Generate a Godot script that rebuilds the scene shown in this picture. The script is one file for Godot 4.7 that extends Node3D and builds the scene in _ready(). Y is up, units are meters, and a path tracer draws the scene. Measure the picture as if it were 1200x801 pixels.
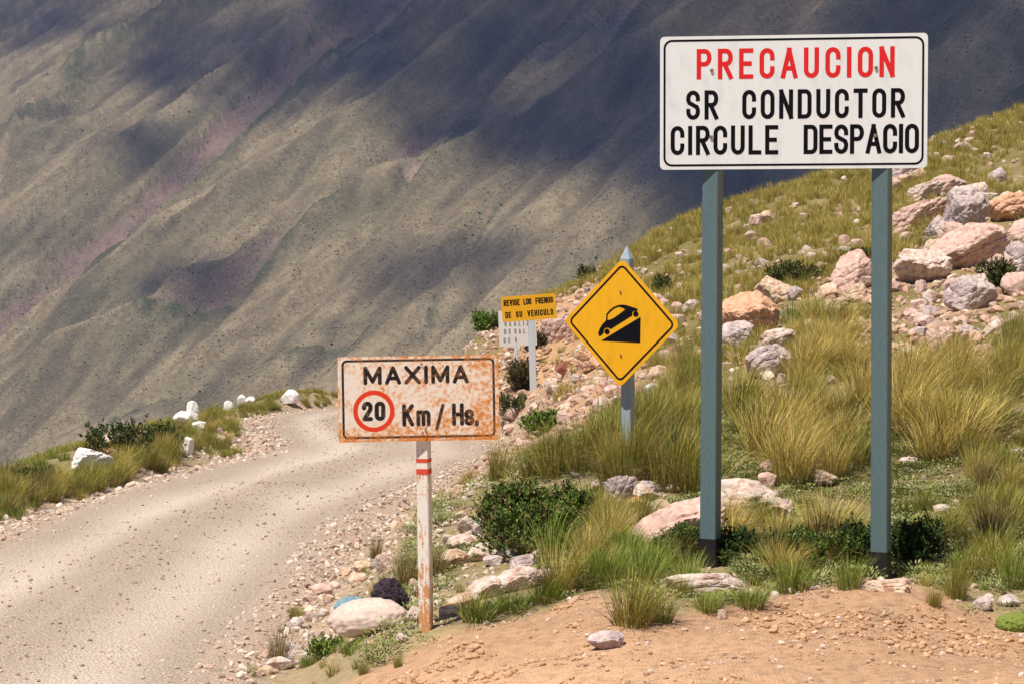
extends Node3D
# A gravel mountain road with warning signs, a rocky grass bank and a far mountain under cloud shadows.
# x to the right, y up, the camera looks along -z. "D" is the distance ahead of the camera (= -z).

const FPX := 2300.0
const EYE := 2.7
const PITCH := 0.04366
const SUN := Vector3(-0.270, 0.9135, 0.3043)

var rng := RandomNumberGenerator.new()
var names := {}
var M := {}
var nz := FastNoiseLite.new()
var nz2 := FastNoiseLite.new()
var gx := PackedFloat32Array()
var gd := PackedFloat32Array()
var gy := PackedFloat32Array()
var tps_p: Array[Vector3] = []
var tps_w := PackedFloat64Array()
var road_pts: Array = []
var ico := {}
var keep_clear: Array = []      # [x, z, radius, reach towards the road]

# ------------------------------------------------------------------ naming
func numbered(called: String) -> String:
	var n: int = names.get(called, 0)
	names[called] = n + 1
	return called if n == 0 else "%s_%03d" % [called, n]

func tag(o: Node, label: String, category: String, group := "", kind := "") -> Node:
	if label: o.set_meta("label", label)
	if category: o.set_meta("category", category)
	if group: o.set_meta("group", group)
	if kind: o.set_meta("kind", kind)
	return o

func put(called: String, mesh: Mesh, mat: Material, parent: Node = null) -> MeshInstance3D:
	var o := MeshInstance3D.new()
	o.mesh = mesh
	o.material_override = mat
	if parent == null:
		o.name = numbered(called)
		add_child(o, true)
	else:
		o.name = called
		parent.add_child(o, true)
	return o

func base(called: String, at: Vector3, turn := 0.0) -> Node3D:
	var o := Node3D.new()
	o.name = numbered(called)
	add_child(o, true)
	o.position = at
	o.rotation.y = turn
	return o

func many(called: String, mesh: Mesh, mat: Material, xf: Array, cols: PackedColorArray, parent: Node = null) -> MultiMeshInstance3D:
	var mm := MultiMesh.new()
	mm.transform_format = MultiMesh.TRANSFORM_3D
	mm.use_colors = cols.size() > 0
	mm.mesh = mesh
	mm.instance_count = xf.size()
	for i in xf.size():
		mm.set_instance_transform(i, xf[i])
		if cols.size() > 0: mm.set_instance_color(i, cols[i])
	var o := MultiMeshInstance3D.new()
	o.multimesh = mm
	o.material_override = mat
	if parent:
		o.name = called
		parent.add_child(o, true)
	else:
		o.name = numbered(called)
		add_child(o, true)
	o.set_meta("kind", "stuff")
	return o

# ------------------------------------------------------------------ photo geometry: where a sight line is at a distance
func at(px: float, py: float, D: float) -> Vector3:
	var x := (px - 600.0) / FPX
	var y := -(py - 400.5) / FPX
	var fw := y * sin(PITCH) + cos(PITCH)
	var up := y * cos(PITCH) - sin(PITCH)
	return Vector3(x * D / fw, EYE + up * D / fw, -D)

func seen(p: Vector3) -> Vector2:
	var q := p - Vector3(0, EYE, 0)
	var fw := -q.z * cos(PITCH) - q.y * sin(PITCH)
	var up := q.y * cos(PITCH) - q.z * -1.0 * -sin(PITCH)
	up = q.y * cos(PITCH) + (-q.z) * sin(PITCH)
	return Vector2(600.0 + FPX * q.x / fw, 400.5 - FPX * up / fw)

func on_ground(px: float, py: float, from := 8.0) -> Vector3:
	var D := from
	var best := 1e9
	var miss := Vector3.ZERO
	while D < 75.0:
		var p := at(px, py, D)
		var g := gh(p.x, D)
		if p.y <= g: return Vector3(p.x, g, -D)
		if (p.y - g) / D < best and D > 20.0:      # a sight line that only grazes a crest belongs to the crest
			best = (p.y - g) / D
			miss = Vector3(p.x, g, -D)
		D += 0.05
	return miss

# ------------------------------------------------------------------ terrain
func lerp_table(t: Array, v: float) -> float:
	if v <= t[0][0]: return t[0][1]
	for i in range(1, t.size()):
		if v <= t[i][0]:
			return lerpf(t[i - 1][1], t[i][1], (v - t[i - 1][0]) / (t[i][0] - t[i - 1][0]))
	return t[t.size() - 1][1]

func kern(r2: float) -> float:
	return 0.0 if r2 < 1e-9 else r2 * log(r2) * 0.5

const DS := 0.6

func fit_tps() -> void:
	var P: Array = []
	# sight line x, y in the photograph and the distance of that ground
	for a in [[500, 742, 12.1], [350, 801, 11.5], [600, 801, 10.0], [1000, 801, 9.3], [1200, 801, 9.0], [620, 722, 12.0], [700, 692, 12.25],
			[740, 712, 11.9], [850, 720, 11.8], [950, 688, 12.3], [1030, 682, 12.3], [1033, 680, 12.9], [833, 664, 13.1], [1110, 705, 12.0], [1190, 742, 11.6],
			[700, 645, 14.0], [600, 690, 13.0], [560, 708, 12.7], [590, 645, 15.0], [680, 600, 16.0], [790, 630, 14.3], [900, 598, 16.0], [960, 570, 17.0],
			[1150, 550, 17.0], [1190, 520, 18.5], [1190, 610, 15.0], [1150, 655, 13.5], [900, 530, 18.0], [720, 524, 17.0], [1030, 520, 18.0],
			[590, 455, 35.0], [625, 464, 36.0], [700, 455, 26.0], [650, 505, 24.0], [640, 535, 20.0], [680, 405, 33.0], [800, 445, 22.0], [800, 385, 30.0], [880, 365, 29.0],
			[940, 430, 22.0], [1000, 320, 31.0], [1100, 410, 23.0], [1190, 425, 21.5], [1150, 335, 28.0], [1150, 240, 38.0], [1050, 265, 36.0], [900, 295, 38.0],
			[1190, 185, 46.0], [1000, 235, 44.0], [800, 315, 40.0], [520, 418, 39.5], [560, 392, 42.0], [640, 351, 44.0], [700, 322, 46.0],
			[780, 276, 48.0], [860, 249, 50.0], [960, 216, 52.0], [1100, 170, 55.0], [1200, 133, 57.0], [560, 440, 37.5], [540, 460, 37.0]]:
		var p := at(a[0], a[1], a[2])
		P.append(Vector3(p.x, p.y, a[2]))
	# x, height, distance of ground that the photograph does not show or that the road gives
	for a in [[-1.5, 0.05, 14.5], [-1.4, -0.15, 21.0], [-0.7, -0.35, 27.5], [0.0, -0.45, 33.0], [-1.3, 0.1, 11.0], [-1.4, 0.3, 5.0], [-1.4, 0.35, -5.0],
			[-5.6, 0.35, -5.0], [-5.6, 0.15, 10.0], [-5.7, -0.05, 21.0], [-5.3, -0.28, 27.5], [-5.2, -0.42, 33.0], [-5.2, -0.5, 39.7], [-5.0, -0.6, 44.0],
			[-6.4, 0.16, 14.0], [-6.4, 0.05, 21.0], [-6.2, -0.1, 28.0], [-6.0, -0.22, 34.0], [-5.9, -0.45, 40.0], [-5.8, -0.6, 46.0], [-3.9, -1.05, 49.5], [-5.0, -0.95, 50.0],
			[-9.0, -1.2, -5.0], [-9.0, -1.3, 10.0], [-9.0, -1.6, 25.0], [-9.0, -2.2, 40.0], [-8.5, -2.9, 50.0], [-6.0, -3.0, 56.0], [-3.0, -3.5, 58.0], [0.5, -1.6, 54.0], [0.0, -4.0, 62.0], [4.0, -5.0, 68.0], [10, -6.0, 75],
			[-25, -11, -10.0], [-25, -11, 15.0], [-25, -12, 40.0], [-22, -13, 65.0], [-5, -11, 78.0], [15, -9, 95.0], [-60, -33, -20.0], [-60, -34, 30.0], [-60, -36, 80.0], [-20, -26, 110.0], [20, -22, 130.0],
			[1.0, 1.2, 6.0], [0.0, 1.1, 1.0], [0.5, 1.3, -8.0], [4.5, 1.5, 5.0], [6.0, 2.2, -8.0], [9.0, 2.4, 10.0], [9.5, 2.2, 17.0], [15.0, 4.3, 17.0], [14.0, 4.4, 30.0], [17.0, 6.3, 42.0],
			[6.0, -1.2, 59.0], [8.0, 2.5, 57.0], [13.0, 4.0, 63.0], [20.0, 7.0, 66.0], [25.0, 8.5, 20.0], [28.0, 11.0, 48.0], [30.0, 9.0, 80.0], [60.0, 22.0, -10.0], [60.0, 24.0, 40.0], [60.0, 22.0, 90.0], [40, 2.0, 120.0], [25, 8, -15]]:
		P.append(Vector3(a[0], a[1], a[2]))
	var n := P.size()
	var N := n + 3
	var A: Array = []
	for i in N:
		var row := PackedFloat64Array()
		row.resize(N + 1)
		A.append(row)
	for i in n:
		var r: PackedFloat64Array = A[i]
		for j in n:
			var dx: float = P[i].x - P[j].x
			var dd: float = (P[i].z - P[j].z) * DS
			r[j] = kern(dx * dx + dd * dd)
		r[i] += 0.02
		r[n] = 1.0
		r[n + 1] = P[i].x
		r[n + 2] = P[i].z * DS
		r[N] = P[i].y
		A[i] = r
	for j in n:
		A[n][j] = 1.0
		A[n + 1][j] = P[j].x
		A[n + 2][j] = P[j].z * DS
	for c in N:
		var best := c
		for r in range(c + 1, N):
			if absf(A[r][c]) > absf(A[best][c]): best = r
		var tmp = A[c]
		A[c] = A[best]
		A[best] = tmp
		var pc: PackedFloat64Array = A[c]
		for r in range(c + 1, N):
			var pr: PackedFloat64Array = A[r]
			var f := pr[c] / pc[c]
			if f == 0.0: continue
			for k in range(c, N + 1):
				pr[k] -= f * pc[k]
			A[r] = pr
	tps_w.resize(N)
	for ii in N:
		var i := N - 1 - ii
		var s: float = A[i][N]
		for k in range(i + 1, N):
			s -= A[i][k] * tps_w[k]
		tps_w[i] = s / A[i][i]
	for p in P: tps_p.append(p)

func tps(x: float, D: float) -> float:
	var n := tps_p.size()
	var d := D * DS
	var s := tps_w[n] + tps_w[n + 1] * x + tps_w[n + 2] * d
	for i in n:
		var q := tps_p[i]
		var dx := x - q.x
		var dd := d - q.z * DS
		var r2 := dx * dx + dd * dd
		if r2 > 1e-9:
			s += tps_w[i] * r2 * log(r2) * 0.5
	return s

# the road: middle x, distance, half width, height
const ROAD := [[-3.6, -14.0, 1.95, 0.40], [-3.55, 0.0, 1.95, 0.22], [-3.55, 10.0, 1.95, 0.03], [-3.5, 21.0, 1.97, -0.20], [-2.80, 27.5, 2.2, -0.40], [-2.1, 32.5, 2.2, -0.53], [-3.1, 37.5, 1.9, -0.60], [-3.5, 42.0, 1.95, -0.72], [-2.2, 46.6, 1.9, -0.95], [1.5, 51.0, 1.9, -1.5], [7.0, 60.0, 1.9, -2.7], [13.0, 66.0, 1.9, -3.8]]

func sample_road() -> void:
	for i in range(0, ROAD.size() - 1):
		var a = ROAD[maxi(i - 1, 0)]
		var b = ROAD[i]
		var c = ROAD[i + 1]
		var d = ROAD[mini(i + 2, ROAD.size() - 1)]
		var steps := int(ceil(Vector2(b[0], b[1]).distance_to(Vector2(c[0], c[1])) / 0.3))
		for s in steps:
			var t := float(s) / steps
			var o: Array = []
			for k in 4:
				o.append(lerpf(b[k], c[k], t) if k >= 2 else cubic_interpolate(b[k], c[k], a[k], d[k], t))
			road_pts.append(o)

# how far outside the road's edge a spot is (negative on the road), and the road's height there
func off_road(x: float, D: float) -> Vector2:
	if x > 16.0 or D > 70.0 or x < -12.0: return Vector2(99, 0)
	var lo := 0
	var hi := road_pts.size()
	if D < 42.0:
		for i in range(0, road_pts.size()):
			if road_pts[i][1] >= D:
				lo = maxi(i - 1, 0)
				hi = mini(i + 2, road_pts.size())
				break
	else:
		for i in range(0, road_pts.size()):
			if road_pts[i][1] >= 39.0:
				lo = i
				break
	var best := 1e9
	var y := 0.0
	for i in range(lo, hi):
		var q = road_pts[i]
		var d: float
		if D < 42.0: d = absf(x - q[0]) - q[2] + absf(D - q[1]) * 0.02
		else: d = sqrt((x - q[0]) * (x - q[0]) + (D - q[1]) * (D - q[1])) - q[2]
		if d < best:
			best = d
			y = q[3]
	return Vector2(best, y)

func mound_edge(x: float) -> float:
	return lerp_table([[-1.6, 10.6], [-0.95, 11.4], [-0.5, 11.85], [0.48, 12.2], [0.72, 11.7], [0.97, 11.35], [1.6, 12.0], [2.3, 12.55], [2.98, 11.7], [5.0, 10.0]], x)

func raw_ground(x: float, D: float) -> float:
	var y := tps(x, D)
	var o := off_road(x, D)
	var rough := clampf((o.x - 0.1) / 1.2, 0.0, 1.0)
	y += rough * (nz.get_noise_2d(x * 9.0, D * 9.0) * 0.07 + nz.get_noise_2d(x * 30.0 + 50.0, D * 30.0) * 0.035)
	if D > 20.0 and x > -1.0:
		y += rough * nz.get_noise_2d(x * 4.0 + 900.0, D * 4.0) * 0.18 * clampf((D - 20.0) / 10.0, 0.0, 1.0)
	if D < mound_edge(x) + 0.4 and x > -1.2 and D > 5.0:
		y += nz2.get_noise_2d(x * 40.0, D * 40.0) * 0.06 + nz2.get_noise_2d(x * 130.0, D * 130.0) * 0.035
	if o.x < 1.0:
		var t := smoothstep(0.0, 1.0, clampf(o.x / 0.8, 0.0, 1.0))
		y = lerpf(o.y - 0.07, y, t)
	return y

func spread(lo: float, hi: float, marks: Array) -> PackedFloat32Array:
	# marks: [up to, step]
	var out := PackedFloat32Array()
	var v := lo
	var i := 0
	while v < hi:
		out.append(v)
		while i < marks.size() - 1 and v >= marks[i][0]: i += 1
		v += marks[i][1]
	out.append(hi)
	return out

func gh(x: float, D: float) -> float:
	var i := clampi(gx.bsearch(x) - 1, 0, gx.size() - 2)
	var j := clampi(gd.bsearch(D) - 1, 0, gd.size() - 2)
	var u := clampf((x - gx[i]) / (gx[i + 1] - gx[i]), 0.0, 1.0)
	var v := clampf((D - gd[j]) / (gd[j + 1] - gd[j]), 0.0, 1.0)
	var w := gx.size()
	return lerpf(lerpf(gy[j * w + i], gy[j * w + i + 1], u), lerpf(gy[(j + 1) * w + i], gy[(j + 1) * w + i + 1], u), v)

func soil(x: float, D: float) -> Color:
	var o := off_road(x, D).x
	var n := nz.get_noise_2d(x * 12.0 + 300.0, D * 12.0)
	var n2 := nz.get_noise_2d(x * 3.0, D * 3.0 + 700.0)
	var c := Color(0.21, 0.175, 0.065).lerp(Color(0.36, 0.29, 0.17), clampf(0.25 + n * 1.2, 0.0, 1.0))
	if x > -1.8 and D > 17.0 and D < 42.0:        # bare cut bank beside the bend
		var k := clampf(1.0 - absf(x - 0.6 - (D - 30.0) * 0.02) / 1.7, 0.0, 1.0) * clampf((D - 18.0) / 6.0, 0.0, 1.0)
		c = c.lerp(Color(0.55, 0.345, 0.205), clampf(k * 1.4 + n * 0.5, 0.0, 1.0) * 0.9)
	if x < -5.0 and o < 9.0:
		c = Color(0.24, 0.21, 0.09).lerp(Color(0.36, 0.28, 0.19), clampf(0.3 + n, 0.0, 1.0))
	if o < 1.1 and D < 50.0:
		c = c.lerp(Color(0.47, 0.36, 0.26), clampf(1.1 - o + n * 0.6, 0.0, 1.0))
	if x > -1.6 and D < 14.0:
		c = c.lerp(Color(0.38, 0.30, 0.17), 0.7)
		var m := clampf((mound_edge(x) - D + n * 0.25) / 0.16 + 0.5, 0.0, 1.0)
		c = c.lerp(Color(0.63, 0.41, 0.255).lerp(Color(0.47, 0.30, 0.185), clampf(0.5 + n2 * 1.5, 0.0, 1.0)), m)
	return c

func grid_mesh(xs: PackedFloat32Array, ds: PackedFloat32Array, ys: PackedFloat32Array, cols: PackedColorArray) -> ArrayMesh:
	var w := xs.size()
	var h := ds.size()
	var v := PackedVector3Array()
	var nn := PackedVector3Array()
	v.resize(w * h)
	nn.resize(w * h)
	for j in h:
		for i in w:
			v[j * w + i] = Vector3(xs[i], ys[j * w + i], -ds[j])
	for j in h:
		for i in w:
			var a := v[j * w + mini(i + 1, w - 1)] - v[j * w + maxi(i - 1, 0)]
			var b := v[mini(j + 1, h - 1) * w + i] - v[maxi(j - 1, 0) * w + i]
			nn[j * w + i] = a.cross(b).normalized()
	var ix := PackedInt32Array()
	for j in h - 1:
		for i in w - 1:
			var a := j * w + i
			ix.append_array([a, a + w, a + 1, a + 1, a + w, a + w + 1])
	return arrays(v, nn, cols, ix)

func arrays(v: PackedVector3Array, nn: PackedVector3Array, cols: PackedColorArray, ix: PackedInt32Array, uv := PackedVector2Array()) -> ArrayMesh:
	var a := []
	a.resize(Mesh.ARRAY_MAX)
	a[Mesh.ARRAY_VERTEX] = v
	if nn.size(): a[Mesh.ARRAY_NORMAL] = nn
	if cols.size(): a[Mesh.ARRAY_COLOR] = cols
	if uv.size(): a[Mesh.ARRAY_TEX_UV] = uv
	if ix.size(): a[Mesh.ARRAY_INDEX] = ix
	var m := ArrayMesh.new()
	m.add_surface_from_arrays(Mesh.PRIMITIVE_TRIANGLES, a)
	return m

func build_ground() -> void:
	gx = spread(-150.0, 150.0, [[-60.0, 15.0], [-24.0, 6.0], [-10.0, 1.4], [-7.0, 0.4], [-1.8, 0.3], [3.6, 0.09], [6.5, 0.2], [12.0, 0.3], [18.0, 0.6], [30.0, 2.0], [60.0, 6.0], [150.0, 15.0]])
	gd = spread(-40.0, 170.0, [[-10.0, 10.0], [4.0, 2.0], [8.0, 0.4], [14.0, 0.08], [20.0, 0.2], [44.0, 0.35], [62.0, 0.6], [80.0, 3.0], [170.0, 12.0]])
	var w := gx.size()
	gy.resize(w * gd.size())
	var cols := PackedColorArray()
	cols.resize(w * gd.size())
	for j in gd.size():
		for i in w:
			gy[j * w + i] = raw_ground(gx[i], gd[j])
			cols[j * w + i] = soil(gx[i], gd[j])
	var o := put("ground", grid_mesh(gx, gd, gy, cols), M.soil)
	tag(o, "sandy mound, stony bank and grassy slope beside the road", "", "", "structure")

func road_y(q: Array, t: float, D: float, x: float) -> float:
	# t runs -1 .. 1 across the road: a low crown, two wheel tracks, and edges that dip under the verge
	var y: float = q[3] + 0.03 * (1.0 - t * t)
	y -= 0.04 * (exp(-pow((t - 0.42) / 0.16, 2.0)) + exp(-pow((t + 0.42) / 0.16, 2.0)))
	y += nz.get_noise_2d(x * 14.0, D * 14.0) * 0.014 + nz2.get_noise_2d(x * 5.0, D * 3.0) * 0.035 + 0.03 * exp(-pow((t - 0.02) / 0.14, 2.0)) * (0.6 + nz.get_noise_2d(x * 30.0, D * 30.0))
	if absf(t) > 0.9: y -= (absf(t) - 0.9) * 0.9
	return y

func build_road() -> void:
	var v := PackedVector3Array()
	var cols := PackedColorArray()
	var ix := PackedInt32Array()
	var n := 44
	for i in road_pts.size():
		var q = road_pts[i]
		var a = road_pts[maxi(i - 1, 0)]
		var b = road_pts[mini(i + 1, road_pts.size() - 1)]
		var side := Vector2(b[1] - a[1], -(b[0] - a[0])).normalized()
		for k in n + 1:
			var t := (float(k) / n * 2.0 - 1.0) * 1.12
			var x: float = q[0] + side.x * t * q[2]
			var D: float = q[1] + side.y * t * q[2]
			v.append(Vector3(x, road_y(q, t, D, x), -D))
			var track := exp(-pow((t - 0.40) / 0.2, 2.0)) + exp(-pow((t + 0.36) / 0.2, 2.0))
			var m := nz.get_noise_2d(x * 8.0, D * 4.0 + 200.0)
			var c := Color(0.485, 0.40, 0.325).lerp(Color(0.70, 0.605, 0.51), clampf(track * 0.85 + m * 0.6 - 0.1, 0.0, 1.0))
			if absf(t) > 0.72: c = c.lerp(Color(0.56, 0.42, 0.32), clampf((absf(t) - 0.72) * 4.0, 0.0, 0.8))
			cols.append(c)
	for i in road_pts.size() - 1:
		for k in n:
			var a := i * (n + 1) + k
			ix.append_array([a, a + n + 1, a + 1, a + 1, a + n + 1, a + n + 2])
	var nn := PackedVector3Array()
	nn.resize(v.size())
	for i in range(0, ix.size(), 3):
		var fn := (v[ix[i + 2]] - v[ix[i]]).cross(v[ix[i + 1]] - v[ix[i]])
		for k in 3: nn[ix[i + k]] += fn
	for i in nn.size(): nn[i] = nn[i].normalized()
	tag(put("road", arrays(v, nn, cols, ix), M.road), "pale gravel road running away and bending behind the bank", "", "", "structure")

# ------------------------------------------------------------------ the far mountain
const MA := 0.5
const MB := 0.45
var gullies: Array = []
var crests: Array = []

func slope0(x: float, D: float) -> float:
	return EYE + MA * (D - 1200.0) + MB * x

func on_slope(px: float, py: float) -> Vector3:
	var d := at(px, py, 1.0) - Vector3(0, EYE, 0)
	var D := MA * 1200.0 / (MA + MB * d.x - d.y)
	return Vector3(d.x * D, EYE + d.y * D, -D)

func line_world(pts: Array) -> PackedVector2Array:
	var out := PackedVector2Array()
	for p in pts:
		var w := on_slope(p[0], p[1])
		out.append(Vector2(w.x, -w.z))
	return out

func near_line(l: PackedVector2Array, p: Vector2) -> Vector2:
	# distance, and which side (+ right-below of the line in the photograph)
	var best := 1e12
	var side := 0.0
	for i in l.size() - 1:
		var a := l[i]
		var ab := l[i + 1] - a
		var t := clampf((p - a).dot(ab) / ab.length_squared(), 0.0, 1.0)
		var e := p - a - ab * t
		var d := e.length_squared()
		if d < best:
			best = d
			side = -signf(ab.cross(e))
	return Vector2(sqrt(best), side)

func hull(l: PackedVector2Array, by: float) -> Rect2:
	var r := Rect2(l[0], Vector2.ZERO)
	for p in l: r = r.expand(p)
	return r.grow(by)

func build_mountain() -> void:
	# worn gullies: line, half width in metres, depth, red earth 0..1
	for g in [
			[[[-60, 420], [0, 368], [45, 332], [95, 288], [150, 250], [200, 213], [250, 165], [300, 115], [350, 75], [400, 38], [450, -5], [520, -60]], 17.0, 15.0, 1.0],
			[[[190, 212], [235, 172], [275, 128], [318, 92], [362, 40], [400, 0]], 8.0, 4.0, 0.8],
			[[[180, 385], [270, 345], [330, 296], [395, 248], [440, 212], [475, 192], [530, 140], [600, 75], [665, 10], [720, -60]], 9.0, 10.0, 0.5],
			[[[480, 232], [500, 215], [545, 190], [590, 156], [640, 115], [692, 66], [742, 8], [800, -60]], 4.4, 6.0, 1.0],
			[[[385, 262], [420, 222], [465, 185], [480, 172]], 9.0, 3.0, 0.7],
			[[[400, 68], [440, 40], [482, 0], [530, -50]], 6.0, 4.0, 0.8],
			[[[560, 100], [585, 92], [640, 72], [680, 40], [720, 0]], 2.2, 2.0, 0.5],
			[[[535, 158], [575, 118], [605, 82]], 2.2, 2.0, 0.45],
			[[[715, 88], [770, 54], [812, 26], [845, 0], [900, -60]], 4.0, 4.0, 0.85],
			[[[490, 390], [515, 340], [545, 285], [580, 235], [640, 190], [720, 140]], 2.6, 3.0, 0.3],
			[[[150, 480], [260, 440], [330, 405], [420, 380]], 6.0, 4.0, 0.0],
			[[[760, 300], [830, 250], [930, 150], [1040, 60], [1100, 0]], 14.0, 8.0, 0.0],
			[[[1000, 280], [1100, 170], [1190, 60], [1260, 0]], 14.0, 9.0, 0.0],
			[[[0, 190], [60, 130], [66, 98], [150, 50], [200, 8], [250, -40]], 16.0, 20.0, 0.0]]:
		gullies.append([line_world(g[0]), g[1], g[2], g[3], hull(line_world(g[0]), g[1] * 6.0)])
	for g in [
			[[[20, 190], [66, 108], [130, 66], [165, 42], [240, 2], [300, -40]], 34.0, 40.0],
			[[[-40, 330], [100, 225], [220, 150], [330, 60], [420, -20]], 30.0, 22.0],
			[[[100, 360], [230, 275], [330, 215], [420, 160], [520, 90], [640, -20]], 26.0, 28.0],
			[[[60, 440], [170, 395], [290, 320], [400, 262], [500, 222], [620, 160], [760, 80], [900, -20]], 22.0, 26.0],
			[[[700, 300], [860, 160], [1000, 20]], 40.0, 12.0]]:
		crests.append([line_world(g[0]), g[1], g[2], hull(line_world(g[0]), g[1] * 4.0)])
	var xs := spread(-2600.0, 3200.0, [[-760.0, 80.0], [720.0, 3.2], [3200.0, 80.0]])
	var ds := spread(150.0, 5200.0, [[930.0, 40.0], [1500.0, 3.4], [1900.0, 5.0], [2600.0, 10.0], [5200.0, 100.0]])
	var w := xs.size()
	var ys := PackedFloat32Array()
	var cols := PackedColorArray()
	ys.resize(w * ds.size())
	cols.resize(w * ds.size())
	for j in ds.size():
		for i in w:
			var p := Vector2(xs[i], ds[j])
			var u := (p.x * MB + p.y * MA) / 0.673        # up the slope
			var c := (p.x * MA - p.y * MB) / 0.673        # across it
			var y := slope0(p.x, p.y)
			if absf(p.x) > 0.36 * p.y or p.y > 2650.0:
				ys[j * w + i] = maxf(y + nz.get_noise_2d(c * 0.55, u * 0.14) * 11.0, -335.0)
				cols[j * w + i] = Color(0.29, 0.235, 0.155)
				continue
			var n1 := nz.get_noise_2d(c * 0.55, u * 0.14)
			var n2 := nz.get_noise_2d(c * 1.6 + 400.0, u * 0.4)
			var n3 := nz2.get_noise_2d(c * 0.9, u * 0.6 + 90.0)
			var n4 := nz.get_noise_2d(c * 7.0, u * 1.3 + 70.0)      # fine streaks that run down the slope
			y += n1 * 14.0 + n2 * 2.5 + n4 * 0.5
			var red := 0.0
			var green := 0.0
			var pale := 0.0
			var scar := Color.BLACK
			for g in gullies:
				if not g[4].has_point(p): continue
				var e := near_line(g[0], p)
				if e.x > g[1] * 6.0: continue
				var k: float = e.x / g[1] * (1.0 + n3 * 0.6 + n4 * 0.7)
				y -= g[2] * exp(-k * k * 0.6)
				var edge := clampf((1.15 - k * (0.8 if e.y < 0.0 else 1.3) + n4 * 0.5) / 0.5, 0.0, 1.0)
				var rr: float = g[3] * edge * clampf(0.85 + n2 * 0.9 + n4 * 1.0, 0.0, 1.0)
				if rr > red:
					red = rr
					scar = Color(0.56, 0.42, 0.335) if g[1] < 7.0 else Color(0.42, 0.275, 0.215).lerp(Color(0.33, 0.25, 0.23), clampf(0.5 + n4 * 2.0, 0.0, 1.0))
				green = maxf(green, exp(-pow((k - 1.6) / 1.2, 2.0)) * (1.0 if e.y > 0.0 else 0.3) * clampf(0.7 + n3 + n4, 0.0, 1.0))  # dark growth beside the gully, with the shade of its side painted in
			for g in crests:
				if not g[3].has_point(p): continue
				var e := near_line(g[0], p)
				if e.x > g[1] * 4.0: continue
				var k: float = e.x / g[1]
				y += g[2] * exp(-pow(k, 1.5 if e.y > 0.0 else 2.0) * 0.8)
				if e.y > 0.0: green = maxf(green, 0.5 * exp(-pow((k - 0.9) / 0.8, 2.0)) * clampf(0.8 + n3, 0.0, 1.0))  # shaded flank of the spur painted dark green, together with its growth
				else: pale = maxf(pale, exp(-k * k))  # lit flank of the spur painted paler
			y = -340.0 + log(1.0 + exp((y + 340.0) / 30.0)) * 30.0 if y < 100.0 else y
			ys[j * w + i] = y
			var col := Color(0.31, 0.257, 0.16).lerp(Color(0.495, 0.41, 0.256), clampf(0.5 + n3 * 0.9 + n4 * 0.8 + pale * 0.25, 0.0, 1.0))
			col = col.lerp(Color(0.18, 0.155, 0.105), clampf(0.14 + n2 * 0.9 - n1 * 0.9, 0.0, 0.7))
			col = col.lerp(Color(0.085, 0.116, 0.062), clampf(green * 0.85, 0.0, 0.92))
			col = col.lerp(scar, clampf(red * 1.15, 0.0, 1.0) * 0.94)
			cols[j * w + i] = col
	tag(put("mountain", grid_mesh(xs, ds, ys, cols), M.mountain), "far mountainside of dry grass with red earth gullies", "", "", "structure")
	mx = xs
	md = ds
	my = ys
	# dark bushes that line the gullies, and a few on the open slope
	var xf: Array = []
	var tint := PackedColorArray()
	for g in gullies:
		var l: PackedVector2Array = g[0]
		for i in l.size() - 1:
			var m := int(l[i].distance_to(l[i + 1]) / 4.0)
			for k in m:
				var p: Vector2 = l[i].lerp(l[i + 1], rng.randf()) + Vector2(rng.randfn(0, g[1] * 1.2 + 2.0), rng.randfn(0, g[1] * 1.2 + 2.0))
				if rng.randf() < 0.22: add_bush(xf, tint, p, rng.randf_range(0.4, 1.05))
	for k in 120:
		var D := rng.randf_range(950.0, 1900.0)
		add_bush(xf, tint, Vector2(rng.randf_range(-0.3, 0.3) * D, D), rng.randf_range(0.4, 1.0))
	tag(many("mountain_bushes", rock_mesh(991, 1, 3, 0.25), M.tinted, xf, tint), "dark bushes dotted along the mountain gullies", "bushes", "", "stuff")
	xf = []
	tint = PackedColorArray()
	for k in 90000:
		var D := 940.0 * pow(2.4, rng.randf())
		var x := rng.randf_range(-0.29, 0.29) * D
		var n := nz.get_noise_2d(x * 0.6, D * 0.6) + nz2.get_noise_2d(x * 4.0, D * 4.0) * 0.8
		if rng.randf() > 0.6 + n: continue
		var r := rng.randf_range(0.25, 0.8)
		xf.append(Transform3D(Basis(Vector3.UP, rng.randf() * TAU) * Basis.from_scale(Vector3(r, r * 0.8, r)), Vector3(x, mh(x, D) + r * 0.3, -D)))
		tint.append(Color(0.25, 0.21, 0.14).lerp(Color(0.50, 0.405, 0.27), rng.randf()) if rng.randf() < 0.97 else Color(0.12, 0.12, 0.07))
	tag(many("mountain_grass", rock_mesh(992, 0, 2, 0.3), M.tinted, xf, tint), "clumps of dry bunch grass covering the far mountainside", "grass", "", "stuff")

var mx := PackedFloat32Array()
var md := PackedFloat32Array()
var my := PackedFloat32Array()

func mh(x: float, D: float) -> float:
	var i := clampi(mx.bsearch(x) - 1, 0, mx.size() - 2)
	var j := clampi(md.bsearch(D) - 1, 0, md.size() - 2)
	var u := clampf((x - mx[i]) / (mx[i + 1] - mx[i]), 0.0, 1.0)
	var v := clampf((D - md[j]) / (md[j + 1] - md[j]), 0.0, 1.0)
	var w := mx.size()
	return lerpf(lerpf(my[j * w + i], my[j * w + i + 1], u), lerpf(my[(j + 1) * w + i], my[(j + 1) * w + i + 1], u), v)

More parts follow.
